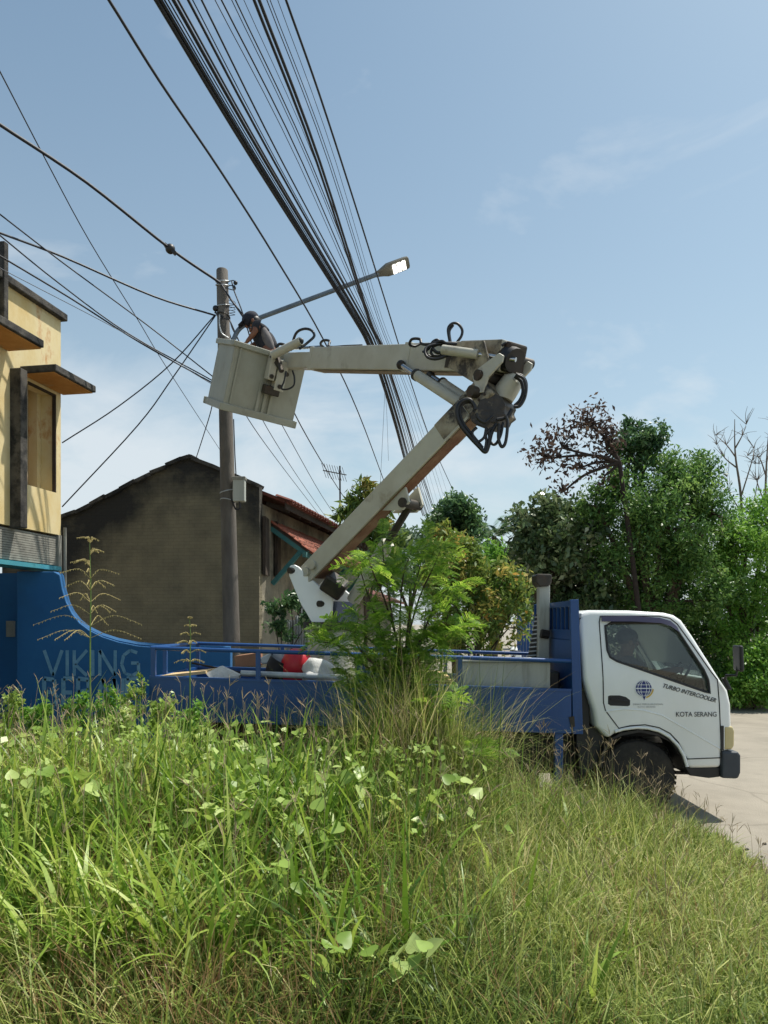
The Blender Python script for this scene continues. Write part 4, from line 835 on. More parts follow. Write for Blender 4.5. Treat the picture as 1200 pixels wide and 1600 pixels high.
for off, l0 in ((.16,(630,571,8.15)),(-.06,(668,586,7.85))):
    a_ = P(*l0)+sdu*(.03 if off > 0 else -.04); c_ = P(736,641,7.25) if off > 0 else P(752,640,7.3); dd = (c_-a_).normalized(); l_ = (c_-a_).length
    cy = tp(MB().tube([a_+dd*l_*.24, c_], .055, 14), 'elbow_cylinder', 'boom', smooth=40)
    tp(MB().tube([a_, a_+dd*l_*.26], .028, 12), 'cylinder_rod', 'steel', cy, smooth=40); tp(MB().ball(a_, .05, 12, 8), 'rod_eye', 'dsteel', cy, smooth=60)
    tp(MB().tube([a_+dd*l_*.23, a_+dd*l_*.26], .062, 14), 'gland', 'dsteel', cy)
tcA = P(713,552,7.35)+sdu*.17; tcB = P(806,562,6.9); dd = (tcB-tcA)
cy = tp(MB().tube([tcA, tcA+dd*.5], .045, 12), 'link_cylinder', 'boom', smooth=40); tp(MB().tube([tcA+dd*.48, tcB], .022, 10), 'cylinder_rod', 'steel', cy, smooth=40)
tp(MB().tube([U_(.0,.0,.05), U_(-.1,-.03,.05)], .11, 14).tube([P(789,545,7.0), P(798,562,6.98)], .05, 10), 'elbow_boot', 'black', smooth=40)
# grimy cover on the boom side
tp(MB().bar(U_(.5,-.03,.134), U_(.8,-.03,.134), .006, .16, side=sdu), 'grease_plate', 'dsteel')
tp(MB().tube([U_(tb-.05,.165,0), U_(tb+.9,.15,0)], .018, 8), 'tie_rod', 'steel', smooth=40)
# hoses
def hose(pts, Y0, r=.014, Y1=None):
    Y1 = Y0 if Y1 is None else Y1; k = len(pts)-1
    return tp(MB().tube(catmull([P(x, y, Y0+(Y1-Y0)*i/k) for i, (x, y) in enumerate(pts)], 7), r, 7), 'hose', 'hose', smooth=60)
hose([(703,536),(700,515),(706,506),(715,506),(722,515),(721,525),(714,535)], 7.6)
hose([(704,536),(702,518),(708,508)], 7.62)
hose([(658,536),(648,541),(640,538),(644,530),(656,530),(659,537),(672,538),(690,533),(700,537),(730,538)], 7.75, .014, 7.35)
hose([(728,538),(700,536),(672,540),(664,548),(668,558),(682,561),(700,555),(720,545),(735,543),(742,551),(752,557)], 7.5, .014, 7.2)
hose([(690,534),(676,537),(666,548),(670,556),(684,558),(698,552),(706,548)], 7.52)
hose([(668,545),(680,536),(694,544),(688,556),(674,553),(678,541),(692,537)], 7.48, .013)
hose([(705,540),(696,548),(684,551),(676,545)], 7.46, .016)
hose([(806,585),(816,588),(822,600),(820,620),(812,634),(803,636)], 6.9, .016)
hose([(804,588),(814,596),(817,612),(812,626),(804,634)], 6.95, .016)
hose([(808,586),(818,592),(822,608),(820,618)], 6.85, .014)
hose([(742,640),(741,634),(734,625),(724,626),(716,634),(714,648),(720,664),(733,681),(748,697),(758,706),(763,697),(768,676),(776,662)], 6.85, .019)
hose([(740,644),(742,634),(733,628),(722,632),(718,644),(724,662),(738,680),(754,700)], 6.88, .016)
hose([(757,706),(760,690),(759,680),(764,672),(772,668)], 6.85, .014)
hose([(764,672),(766,690),(774,694),(782,680),(786,660)], 6.85, .014)
hose([(780,662),(779,685),(784,698),(790,690),(793,662),(790,650)], 6.8, .015)
hose([(800,640),(792,652),(776,656)], 6.85, .02)
hose([(745,668),(738,676),(744,690),(756,684),(760,668)], 6.85, .013)
hose([(784,540),(792,536),(799,545),(797,556)], 6.95, .012)
hose([(735,541),(748,534),(764,536),(778,541)], 7.2, .012)
hose([(690,540),(684,531),(676,534),(670,545),(660,550)], 7.6, .012)
hose([(770,650),(758,660),(748,655),(744,646)], 6.8, .014)
hose([(454,548),(462,522),(474,514),(486,516),(491,525),(480,536),(468,545)], 10.35, .018, 10.0)
hose([(508,544),(501,538),(505,532),(515,533),(515,542),(540,541),(566,540)], 9.8, .016, 9.3)
hose([(447,580),(444,595),(440,607),(450,608),(459,602),(460,590),(457,579)], 10.2, .012)
hose([(432,545),(436,538),(444,539),(448,546)], 10.4, .02)
# --- basket
bc = P(400, 597, 10.85); R1 = Matrix.Rotation(math.radians(15.5), 3, 'Y') @ Matrix.Rotation(math.radians(14), 3, 'X'); R2 = Matrix.Rotation(math.radians(31), 3, 'Z'); RB = R1 @ R2
bx, by, bz = RB @ Vector((1,0,0)), RB @ Vector((0,1,0)), RB @ Vector((0,0,1))
hw, hd_, hz = .51, .42, .425
bk = tp(MB().prism([], (0,0,0)) if False else MB().obox(bc-by*(hd_-.012), bx*hw, by*.012, bz*hz).obox(bc+by*(hd_-.012), bx*hw, by*.012, bz*hz).obox(bc-bx*(hw-.012), bx*.012, by*(hd_-.025), bz*hz).obox(bc+bx*(hw-.012), bx*.012, by*(hd_-.025), bz*hz).obox(bc-bz*(hz-.01), bx*(hw-.025), by*(hd_-.025), bz*.01), 'basket', 'bucket', bevel=.008)
rim = MB()
for sg in (-1, 1):
    rim.obox(bc+bz*(hz-.02)+by*sg*(hd_+.01), bx*(hw+.04), by*.03, bz*.035); rim.obox(bc+bz*(hz-.02)+bx*sg*(hw+.01), bx*.03, by*(hd_-.021), bz*.035)
tp(rim, 'basket_rim', 'bucket', bk, bevel=.012)
rim = MB()
for sg in (-1, 1):
    rim.obox(bc-bz*(hz+.0)+by*sg*(hd_+.006), bx*(hw+.05), by*.03, bz*.05); rim.obox(bc-bz*(hz+.0)+bx*sg*(hw+.006), bx*.035, by*(hd_-.025), bz*.05)
tp(rim, 'basket_foot', 'bucket', bk, bevel=.012)
for k, xo in enumerate((-.06, .03, .12)): tp(MB().obox(bc-by*(hd_+.015)+bx*xo-bz*.22, bx*.02, by*.015, bz*.24), 'basket_rib', 'bucket', bk, bevel=.004)
tp(MB().obox(bc-by*(hd_+.015)-bx*(hw-.08), bx*.012, by*.006, bz*(hz-.06)), 'basket_rib', 'bucket', bk)
fq = bc-by*(hd_+.1)
tp(MB().obox(fq+bx*.0+bz*.24, bx*.05, by*.08, bz*.17), 'basket_bracket', 'boom', bevel=.012)
tp(MB().obox(fq+bx*.14+bz*.16, bx*.07, by*.08, bz*.2), 'basket_bracket', 'boom', bevel=.012)
tp(MB().obox(fq+bx*.06-bz*.06, bx*.11, by*.07, bz*.06), 'bracket_block', 'dsteel', bevel=.015)
tp(MB().bar(fq+bx*.1+bz*.24, U_(tcx-.08), .16, .17), 'boom_tip', 'boom', bevel=.01)
for xo, zo in ((-.0,.12),(.14,.02),(.2,.2)): tp(MB().tube([fq+bx*xo+bz*zo-by*.1, fq+bx*xo+bz*zo+by*.05], .03, 10), 'bracket_pin', 'dsteel')
lv0 = P(426, 555, 10.2); lv1 = P(470, 533, 10.0)
lvc = tp(MB().tube([lv0, lv1], .055, 14), 'levelling_cylinder', 'boom', smooth=40); tp(MB().ball(lv1, .04), 'cylinder_cap', 'black', lvc)
tp(MB().tube([P(440,580,10.2), P(432,553,10.3)], .035, 8).bar(P(424,556,10.3), P(436,572,10.3), .05, .06), 'levelling_link', 'dsteel')

# ------------------------------------------------------------------ load on the bed
def cg(mb, name, mat, label, cat, loc, **k): return tag(mb.build(name, M[mat], None, loc=loc, **k), label, cat)
c0 = P(461, 1042, 8.1)
bt = MB().lathe([(.10,-.2),(.155,-.17),(.17,-.05),(.165,.05),(.14,.13),(.09,.185),(.04,.2),(.0,.203)], P(463,1043,8.1), (.15,-.25,.95), 24)
cg(bt, 'red_bucket', 'red', 'round red plastic bucket turned over in the truck bed', 'bucket', c0, smooth=40)
tub = MB().lathe([(.17,-.2),(.2,-.1),(.21,.02),(.2,.1),(.205,.12),(.19,.12),(.185,.0),(.15,-.18)], P(446,1047,8.2), (.35,-.2,.9), 24)
cg(tub, 'black_tub', 'black', 'dark tub tipped beside the red bucket', 'tub', P(446,1047,8.2), smooth=40)
def sack(c, r, seed, name, mat, label, cat):
    mb = MB().ball(c, r, 18, 12); rn = np.random.default_rng(seed); q = []
    for v in mb.v:
        d_ = Vector(v)-c; k = 1+.13*math.sin(d_.x*17+seed)+.1*math.sin(d_.z*23+d_.y*19+seed*2)+.05*math.sin(d_.x*41+d_.z*37); q.append(tuple(c+d_*k))
    mb.v = q; return cg(mb, name, mat, label, cat, c, smooth=60)
sack(P(499,1052,7.95), (.17,.16,.15), 3, 'sack', 'sack', 'crumpled white sack to the right of the red bucket', 'sack')
sack(P(486,1058,7.85), (.09,.1,.09), 5, 'sack', 'sack', 'small pale blue-white bag against the red bucket', 'bag')
tag(MB().tube([T(373,1053,.12), T(440,1056,.12), T(541,1060,.12)], .03, 14).build('metal_pipe', M['alu'], None, loc=T(373,1053,.12), smooth=50), 'shiny metal pipe lying along the side panel of the bed', 'pipe')
cg(MB().prism([P(x, y, 8.3) for x, y in ((366,1025),(402,1020),(404,1041),(368,1042))], (0,.35,0)), 'cardboard_box', 'card', 'brown cardboard box under the bed rail', 'box', P(385,1042,8.3), bevel=.006)
cg(MB().prism([P(x, y, 8.2) for x, y in ((406,1028),(420,1021),(441,1020),(447,1034),(440,1037),(408,1038))], (0,.4,0)), 'plastic_crate', 'alu', 'grey plastic crate just right of the cardboard box', 'crate', P(425,1038,8.2), bevel=.015)
cg(MB().prism([P(321,1052,7.9), P(344,1041,7.9), P(374,1055,7.75), P(372,1062,7.75), P(330,1062,7.8)], (0,.12,0)), 'folded_sheet', 'sack', 'crumpled pale sheet heaped at the rear of the bed', 'sheet', P(347,1060,7.9))
cg(MB().bar(P(258,1056,8.1), P(330,1048,8.1), .5, .03), 'plywood_board', 'wood', 'flat pale board lying at the very rear of the bed', 'board', P(290,1054,8.1))
for k, (a_, b_, lb) in enumerate((((300,1036,8.6),(380,1052,8.3),'dark thin rod leaning in the bed, upper of two'),((305,1048,8.5),(390,1056,8.2),'dark thin rod lying in the bed, lower of two'))):
    tag(MB().tube([P(*a_), P(*b_)], .012, 6).build('iron_rod', M['dsteel'], None, loc=P(*b_)), lb, 'rod')
for k, (x0, y0, x1, y1, lb) in enumerate(((652,1049,692,1052,'pale plank stacked in the bed, topmost'),(655,1054,700,1057,'pale plank stacked in the bed, second down'),(650,1059,706,1063,'pale plank stacked in the bed, third down'),(656,1066,710,1070,'pale plank stacked in the bed, lowest'))):
    tag(MB().bar(P(x0, y0, 7.95), P(x1, y1, 7.95), .3, .028).build('plank', M['wood'], None, loc=P(x0, y0, 7.95), bevel=.003), lb, 'plank')
tc_ = thing('tool_chest', 'long grey steel chest standing behind the rail near the headboard', 'chest', T(793,1100,.3))
MB().box2(tuple(T(724,1104,.12)), tuple(T(864,1036,.75))).build('body', M['greybox'], tc_, bevel=.008)
MB().box2(tuple(T(722,1035.8,.1)), tuple(T(866,1032,.77))).build('lid', M['greybox'], tc_, bevel=.006)
cg(MB().box2(tuple(T(868,1105,.3)), tuple(T(886,1052,.8))), 'battery_box', 'black', 'small dark box between chest and headboard', 'box', T(877,1105,.5), bevel=.02)
# ribbed black hose column leaning on the rest post
rh = thing('ribbed_hose', 'black ribbed hose standing by the boom rest post', 'hose', P(832,1030,8.6))
p0, p1 = P(829,1060,8.65), P(842,960,8.6)
MB().tube([p0, p1], [.075,.035], 12).build('hose_core', M['black'], rh, smooth=50)
for k in range(15):
    q = p0+(p1-p0)*(k+.5)/15; rr = .082-.045*k/15
    MB().tube([q+Vector((math.cos(a)*rr, math.sin(a)*rr, .008*math.cos(a))) for a in np.linspace(0, 2*math.pi, 15)[:-1]], .008, 5, closed=True).build('rib', M['alu'] if k % 1 == 0 else M['black'], rh)

# ------------------------------------------------------------------ people
def skin(name, joints, edges, mat, parent=None, loc=(0,0,0), sub=2, root=0):
    me = bpy.data.meshes.new(name); lc_ = Vector(loc); me.from_pydata([tuple(Vector(j[0])-lc_) for j in joints], edges, []); me.materials.append(mat)
    o = bpy.data.objects.new(name, me); col.objects.link(o)
    mod = o.modifiers.new('skin', 'SKIN'); mod.use_smooth_shade = True
    for i, j in enumerate(joints):
        sv = me.skin_vertices[0].data[i]; r_ = j[1]; sv.radius = (r_, r_) if isinstance(r_, (int, float)) else r_; sv.use_root = (i == root)
    sm_ = o.modifiers.new('sub', 'SUBSURF'); sm_.levels = sub; sm_.render_levels = sub
    dgx = bpy.context.evaluated_depsgraph_get(); m2 = bpy.data.meshes.new_from_object(o.evaluated_get(dgx)); o.modifiers.clear(); o.data = m2
    if not m2.materials: m2.materials.append(mat)
    if parent: o.parent = parent
    else: o.location = lc_
    return o
def head_mesh(c, R, fwd, mat, parent, base, s=1.0, name='head_features'):
    pass
Yk = 10.72
def K(px, py, dy=0.0): p = P(px, py, Yk); p.y += dy; return p
# worker, bending forward to the left over the basket rim
wl = K(420, 560)
hip = K(421,556); chest = K(408,521); neck = K(400,511); headc = K(394,503)
js = [(hip,.13),(K(420,540),.125),(chest,.125),(K(403,514),.075),(neck,.055),(headc+Vector((.01,0,-.02)),.075),(headc+Vector((0,0,.05)),.09),
      (K(405,515,-.17),.055),(K(402,527,-.2),.042),(K(393,537,-.17),.034),(K(390,541,-.15),.03),
      (K(404,514,.17),.055),(K(398,528,.2),.042),(K(388,536,.14),.034),(K(385,540,.1),.03),
      (hip+Vector((.02,-.1,-.15)),.09),(hip+Vector((-.02,-.1,-.42)),.065),(hip+Vector((.02,.1,-.15)),.09),(hip+Vector((-.02,.1,-.42)),.065)]
es = [(0,1),(1,2),(2,3),(3,4),(4,5),(5,6),(3,7),(7,8),(8,9),(9,10),(3,11),(11,12),(12,13),(13,14),(0,15),(15,16),(0,17),(17,18)]
for hnd, sg in ((10,-1),(14,1)):
    h_ = js[hnd][0]
    for k in range(5):
        i_ = len(js); off = Vector((-.035-.006*k, .018*(k-2)*sg, -.02)); js.append((h_+off*.6, .009)); js.append((h_+off+Vector((-.012,0,-.035)), .008)); es += [(hnd, i_), (i_, i_+1)]
person = skin('person', js, es, M['skin'], None, wl)
tag(person, 'worker in dark shirt and cap bending over the rim of the raised bucket', 'person')
BASE[person.name] = wl
sh = [(K(421,551),.15),(K(419,540),.15),(K(409,523),.155),(K(404,515),.11),(K(405,515,-.17),.075),(K(403,524,-.2),.062),(K(404,514,.17),.075),(K(399,524,.2),.062)]
skin('shirt', [(p-wl, r_) for p, r_ in sh], [(0,1),(1,2),(2,3),(3,4),(4,5),(3,6),(6,7)], M['shirt'], person, (0,0,0))
skin('trousers', [(p-wl, r_) for p, r_ in ((hip+Vector((0,0,.03)),.155),(hip+Vector((.02,-.1,-.15)),.11),(hip+Vector((-.02,-.1,-.4)),.085),(hip+Vector((.02,.1,-.15)),.11),(hip+Vector((-.02,.1,-.4)),.085))], [(0,1),(1,2),(0,3),(3,4)], M['trouser'], person, (0,0,0))
fwd = Vector((-.86,-.1,-.5)).normalized(); hu = Vector((-.5,0,.86)).normalized()
cp_ = MB(); cc = headc+hu*.05; sdv = fwd.cross(hu)
MR = Matrix((tuple(fwd), tuple(sdv), tuple(hu))).transposed()
cp_.ball(cc, (.125,.105,.1), 16, 10, MR); cp_.prism([cc+fwd*.08+sdv*.09-hu*.005, cc+fwd*.2+sdv*.06-hu*.03, cc+fwd*.2-sdv*.06-hu*.03, cc+fwd*.08-sdv*.09-hu*.005], hu*.014)
cp_.build('cap', M['trouser'], person, smooth=50)
fc = MB(); fz = headc-hu*.02
fc.ball(fz+fwd*.1, (.022,.018,.028), 8, 6, MR); fc.ball(fz+sdv*.085-fwd*.01, (.025,.012,.035), 8, 6, MR); fc.ball(fz-sdv*.085-fwd*.01, (.025,.012,.035), 8, 6, MR); fc.ball(fz+fwd*.06-hu*.08, (.045,.05,.03), 8, 6, MR)
fc.build('face', M['skin'], person, smooth=60)
MB().ball(headc-fwd*.03-hu*.01, (.09,.095,.085), 14, 10, MR).build('hair', M['black'], person, smooth=60)
pan = MB()
MB().ball(K(419,534,-.1), (.07,.07,.2), 12, 8, Matrix.Rotation(math.radians(-24), 3, 'Y')).build('shirt_panel', M['shirtpale'], person, smooth=60)

# driver behind the wheel (right-hand drive: the near seat)
Dy = .43
dh = T(990, 1096, Dy)
D = lambda px, py, o=0.0: T(px+28, py, Dy+o)
js = [(D(962,1088),.14),(D(965,1062),.145),(D(967,1038),.13),(D(971,1024),.06),(D(974,1014),.075),(D(975,1003),.095),
      (D(969,1038,-.2),.06),(D(990,1060,-.23),.046),(D(1030,1054,-.15),.036),(D(1050,1050,-.12),.034),(D(969,1038,.2),.06),(D(990,1062,.23),.046),(D(1032,1058,.15),.036),(D(1052,1052,.12),.034),
      (D(985,1092,-.1),.09),(D(1030,1090,-.12),.075),(D(1050,1116,-.12),.055),(D(985,1092,.1),.09),(D(1030,1090,.12),.075),(D(1050,1116,.12),.055)]
es = [(0,1),(1,2),(2,3),(3,4),(4,5),(2,6),(6,7),(7,8),(8,9),(2,10),(10,11),(11,12),(12,13),(0,14),(14,15),(15,16),(0,17),(17,18),(18,19)]
for hnd, sg in ((9,-1),(13,1)):
    h_ = js[hnd][0]
    for k in range(5):
        i_ = len(js); off = Vector((.03, .014*(k-2), .03-.012*k)); js.append((h_+off, .010)); js.append((h_+off+Vector((.02,0,-.03)), .009)); es += [(hnd, i_), (i_, i_+1)]
drv = skin('person', js, es, M['skin'], None, dh); BASE[drv.name] = dh
tag(drv, 'driver sitting in the dark cab with hands on the steering wheel', 'person')
skin('shirt', [(p-dh, r_) for p, r_ in ((D(962,1086),.16),(D(965,1062),.165),(D(967,1038),.15),(D(970,1030),.09),(D(969,1038,-.2),.08),(D(986,1056,-.23),.064),(D(969,1038,.2),.08),(D(986,1057,.23),.064))], [(0,1),(1,2),(2,3),(2,4),(4,5),(2,6),(6,7)], M['shirt'], drv, (0,0,0))
hc = D(975,1005)
MB().ball(hc+Vector((-.012,0,.055)), (.115,.1,.095), 16, 10).build('hair', M['black'], drv, smooth=60)
MB().ball(hc+Vector((.095,0,-.01)), (.02,.018,.028), 8, 6).ball(hc+Vector((0,.088,-.01)), (.024,.012,.034), 8, 6).ball(hc+Vector((0,-.088,-.01)), (.024,.012,.034), 8, 6).build('face', M['skin'], drv, smooth=60)

# ------------------------------------------------------------------ plants
def leaf_cloud(clumps, per, rad, L_, asp, seed, up=.25, rsh=0.0):
    g = np.random.default_rng(seed); n = len(clumps)*per
    c = np.repeat(np.asarray(clumps, float), per, 0); off = g.normal(size=(n, 3)); off /= np.linalg.norm(off, axis=1)[:, None]+1e-9
    c = c+off*(g.random((n, 1))**.6)*np.repeat(rad*g.uniform(.45, 1.3, (len(clumps), 1)), per, 0)
    a = g.normal(size=(n, 3)); a[:, 2] -= .35; a /= np.linalg.norm(a, axis=1)[:, None]
    nn = g.normal(size=(n, 3)); nn[:, 2] += up*4; b_ = np.cross(nn, a); b_ /= np.linalg.norm(b_, axis=1)[:, None]+1e-9
    s = L_*(.6+.8*g.random((n, 1)))
    k = np.cross(a, b_)*s*.08
    V = np.stack([c-a*s*.5, c-a*s*.05+b_*s*asp*.5+k, c+a*s*.5, c-a*s*.05-b_*s*asp*.5+k], 1).reshape(-1, 3)
    Q = np.arange(n*4).reshape(-1, 4)
    cl = np.repeat(g.random(len(clumps)), per); r_ = np.clip(.7*cl+.36*g.random(n)-.03+rsh, 0, 1)
    return V, Q, np.repeat(r_, 4)
def blob_points(blobs, seed):                # blobs: (px, py, rx, ry, Y, depth radius m, clumps)
    g = np.random.default_rng(seed); out = []
    for px, py, rx, ry, Y, rd, n in blobs:
        d_ = g.normal(size=(n, 3)); d_ /= np.linalg.norm(d_, axis=1)[:, None]; d_ *= (g.random((n, 1))**.42)
        d_ *= 1+.18*np.sin(d_[:, :1]*7+seed)*np.cos(d_[:, 2:]*6)
        c = P(px, py, Y); q = np.array(c)+d_*np.array([rx/F*Y, rd, ry/F*Y])
        if n > 40: f_ = 2.6/(rx/F*Y+.3); q = q[np.sin(q[:, 0]*f_*2.2+seed)*np.cos(q[:, 2]*f_*2.5+seed*2)+.6*np.sin(q[:, 1]*f_*2+q[:, 2]*f_) > -.32]
        out.append(q)
    return np.concatenate(out)
def tree(name, label, cat, basepx, Y, blobs, leafs, seed, bark='stem', trunk_r=.12, group=None, per=34, rad=.28, L_=.1, asp=.45, branches=26, up=.25, rsh=0.0, bz=0.02, fork_at=None):
    base = P(basepx, 975, Y); base.z = bz
    t = thing(name, label, cat, base, group); g = random.Random(seed)
    pts = blob_points(blobs, seed); V, Q, r_ = leaf_cloud(pts, per, rad, L_, asp, seed, up, rsh)
    np_obj('crown', np_mesh('crown', V-np.array(base), Q, LF[leafs], r_), t)
    mb = MB(); hubs = [P(b[0], b[1]+b[3]*.35, b[4]) for b in blobs]
    low = min(h.z for h in hubs); fork = Vector((base.x+(hubs[0].x-base.x)*.35, base.y, max(.3, base.z+(low-base.z)*.55)))
    if fork_at: fork = P(*fork_at)
    mb.tube(catmull([base-Z*.05, base+(fork-base)*.5+Vector((g.uniform(-.1,.1), 0, 0)), fork], 4), [trunk_r, trunk_r*.7], 9)
    for h, bl in zip(hubs, blobs):
        mid = fork+(h-fork)*.5+Vector((g.uniform(-.25,.25), g.uniform(-.2,.2), g.uniform(0,.3)))*min(1, (h-fork).length*.4)
        mb.tube(catmull([fork, mid, h], 4), [trunk_r*.62, trunk_r*.3], 7)
    for _ in range(branches):
        p = Vector(pts[g.randrange(len(pts))]); h = min(hubs, key=lambda q: (q-p).length); m_ = h+(p-h)*.5+Vector((g.uniform(-.12,.12), g.uniform(-.12,.12), g.uniform(-.02,.2)))*(p-h).length
        mb.tube(catmull([h, m_, p], 3), [trunk_r*.25, .006], 5)
    mb.build('trunk', M[bark], t, smooth=60); return t
G1 = 'trees beyond the road'
# right-hand thicket
tree('leafy_tree', 'tall dark green feathery tree rising behind the cab', 'tree', 1010, 18, [(1030,805,80,64,18,1.6,130),(985,800,60,58,18.2,1.3,110),(1070,765,46,46,18,1,80),(1000,870,95,60,18.3,1.5,150),(1080,850,80,70,18.3,1.5,150),(935,780,24,36,18,.6,24),(1060,920,90,60,18.2,1.4,130),(1095,728,20,22,18,.5,16),(1040,732,24,18,18,.5,16),(1112,792,22,26,18,.5,16),(962,745,16,20,18,.4,12)], 'mid', 3, trunk_r=.16, group=G1, per=60, rad=.36, L_=.11, asp=.36, branches=60)
tree('dark_tree', 'small dark green crown on top of the withered branch', 'tree', 1005, 18.6, [(985,685,24,32,18.6,.6,34),(1020,690,26,24,18.6,.6,34),(1000,715,40,20,18.6,.6,22)], 'dark', 4, trunk_r=.1, group=G1, per=44, rad=.24, L_=.12, asp=.45, branches=14)
tree('withered_tree', 'withered tree with sparse purple-brown hanging leaves above the thicket', 'tree', 1015, 17.4, [(922,655,44,28,17.4,.5,48),(878,690,52,28,17.4,.5,56),(948,690,28,30,17.4,.5,34),(852,710,28,18,17.4,.4,24),(905,725,45,18,17.4,.5,16),(880,760,12,24,17.4,.3,8),(945,735,18,24,17.4,.4,10)], 'brown', 5, bark='dstem', trunk_r=.07, group=G1, per=7, rad=.34, L_=.13, asp=.45, branches=80, up=-.1, fork_at=(968,722,17.4))
tree('pale_leaf_tree', 'broad tree with pale glinting leaves left of the cab', 'tree', 870, 19, [(850,820,48,42,19,1.2,90),(895,840,60,60,19,1.4,120),(860,890,55,60,19.2,1.3,100),(920,905,55,60,19,1.2,90),(825,860,26,50,19,.9,36),(900,950,70,50,19,1.2,90)], 'pale', 6, trunk_r=.14, group=G1, per=42, rad=.34, L_=.17, asp=.5, branches=34)
tree('feathery_tree', 'bright green feathery tree at the right edge', 'tree', 1165, 18.6, [(1150,850,58,46,18.6,1.2,110),(1185,880,60,66,18.6,1.3,130),(1125,905,45,48,18.6,1,80),(1175,810,26,34,18.7,.8,26),(1135,835,18,22,18.6,.5,14),(1205,790,20,22,18.6,.5,14),(1220,830,44,66,18.6,1,70),(1185,955,66,56,18.5,1.1,110),(1120,975,40,50,18.6,.9,60)], 'light', 7, trunk_r=.1, group=G1, per=52, rad=.32, L_=.105, asp=.34, branches=50)
tree('shade_tree', 'deep shaded bushy tree filling the gap above the cab roof', 'tree', 1060, 20.5, [(1050,930,110,85,20.5,1.4,190),(970,960,90,70,20.5,1.2,140),(1120,985,70,85,20.4,1.2,140),(1020,1020,130,60,20.6,1.2,150),(1180,1000,70,80,20.4,1.2,120)], 'dark', 8, trunk_r=.12, group=G1, per=48, rad=.34, L_=.13, asp=.42, branches=20)
tree('roadside_bush', 'bright green bush at the far edge of the concrete road', 'bush', 1180, 17.4, [(1165,1040,32,34,17.4,.7,60),(1195,1030,36,46,17.6,.8,70),(1150,1072,22,24,17.2,.5,34),(1190,1078,34,20,17.1,.5,46),(1225,1055,40,44,17.4,.7,60)], 'light', 9, trunk_r=.04, per=46, rad=.26, L_=.1, asp=.45, branches=14)
tree('roadside_bush', 'low dark bush between the mirror and the thicket', 'bush', 1120, 18.0, [(1120,1055,32,44,18.0,.7,60),(1090,1055,40,44,18.2,.7,60)], 'mid', 10, trunk_r=.04, per=46, rad=.26, L_=.1, asp=.45, branches=10)
# bare trees
def bare(px, Y, segs, label):
    base = P(px, 975, Y); base.z = .02; t = thing('bare_tree', label, 'tree', base, 'leafless trees at the right edge'); g = random.Random(px); mb = MB()
    mb.tube(catmull([base]+[P(*s, Y) for s in segs[0]], 4), [.05,.008], 6)
    for s in segs[1:]:
        pts = [P(x, y, Y+g.uniform(-.3,.3)*(i > 0)) for i, (x, y) in enumerate(s)]; mb.tube(catmull(pts, 4), [.022,.004], 5)
        for p in pts[1:]:
            for _ in range(5):
                q = p+Vector((g.uniform(-.35,.35), g.uniform(-.3,.3), g.uniform(.05,.5))); mb.tube(catmull([p, (p+q)/2+Vector((g.uniform(-.05,.05),0,.02)), q], 3), [.009,.003], 4)
    mb.build('trunk', M['palebark'], t, smooth=60)
bare(1165, 20.2, [[(1160,880),(1158,780),(1150,720),(1148,690),(1148,655)], [(1158,775),(1175,720),(1178,700)], [(1150,715),(1135,695),(1118,680)], [(1149,700),(1160,680),(1166,663)], [(1150,730),(1132,715),(1120,695)], [(1158,800),(1140,770),(1136,745)], [(1159,840),(1176,790),(1184,750),(1186,725)]], 'leafless pale tree standing right of the tall dark tree')
bare(1205, 20.6, [[(1200,900),(1196,800),(1197,740),(1200,690),(1203,660)], [(1196,790),(1182,750),(1180,725)], [(1197,745),(1186,715),(1168,712)], [(1198,720),(1210,690),(1212,660)], [(1197,820),(1215,770),(1222,720)]], 'leafless pale tree cut by the right edge of the picture')
# middle distance
tree('round_tree', 'dense round dark green tree at the far end of the lane', 'tree', 712, 30, [(712,800,30,28,30,1.1,90),(690,820,22,24,30,.9,50),(735,825,20,30,30,.9,50),(712,850,42,34,30,1.1,90)], 'dark', 11, trunk_r=.16, group='trees down the lane', per=44, rad=.45, L_=.2, asp=.5, branches=12)
tree('leafy_tree', 'yellow-green bushy tree below the palm', 'tree', 770, 26, [(765,880,36,32,26,1,70),(735,890,26,34,26,1,50),(800,900,26,34,26,1,44),(775,930,60,34,26,1,70)], 'light', 12, trunk_r=.1, group='trees down the lane', per=36, rad=.4, L_=.17, asp=.5, branches=12, rsh=-.15)
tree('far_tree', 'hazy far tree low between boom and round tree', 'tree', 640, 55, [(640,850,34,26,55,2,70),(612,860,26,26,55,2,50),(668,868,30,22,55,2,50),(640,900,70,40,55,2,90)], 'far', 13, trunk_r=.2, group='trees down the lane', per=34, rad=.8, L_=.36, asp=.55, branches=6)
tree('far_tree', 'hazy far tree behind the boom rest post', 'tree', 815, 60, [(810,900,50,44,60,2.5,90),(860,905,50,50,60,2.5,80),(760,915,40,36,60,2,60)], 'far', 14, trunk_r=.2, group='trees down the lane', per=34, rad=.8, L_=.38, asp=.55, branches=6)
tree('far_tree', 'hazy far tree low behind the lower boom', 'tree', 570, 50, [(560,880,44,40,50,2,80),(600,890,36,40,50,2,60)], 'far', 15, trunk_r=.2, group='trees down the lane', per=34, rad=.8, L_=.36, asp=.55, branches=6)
tree('fruit_tree', 'fruit tree with long drooping leaves just behind the lower boom', 'tree', 575, 17, [(566,768,22,16,17,.4,9),(590,785,26,18,17,.4,10),(552,800,24,14,17,.4,9),(575,830,30,22,17,.5,10),(600,808,20,20,17,.4,7),(610,850,26,30,17,.5,12)], 'orange', 16, trunk_r=.06, per=26, rad=.26, L_=.24, asp=.24, branches=14, rsh=-.22, up=-.05)
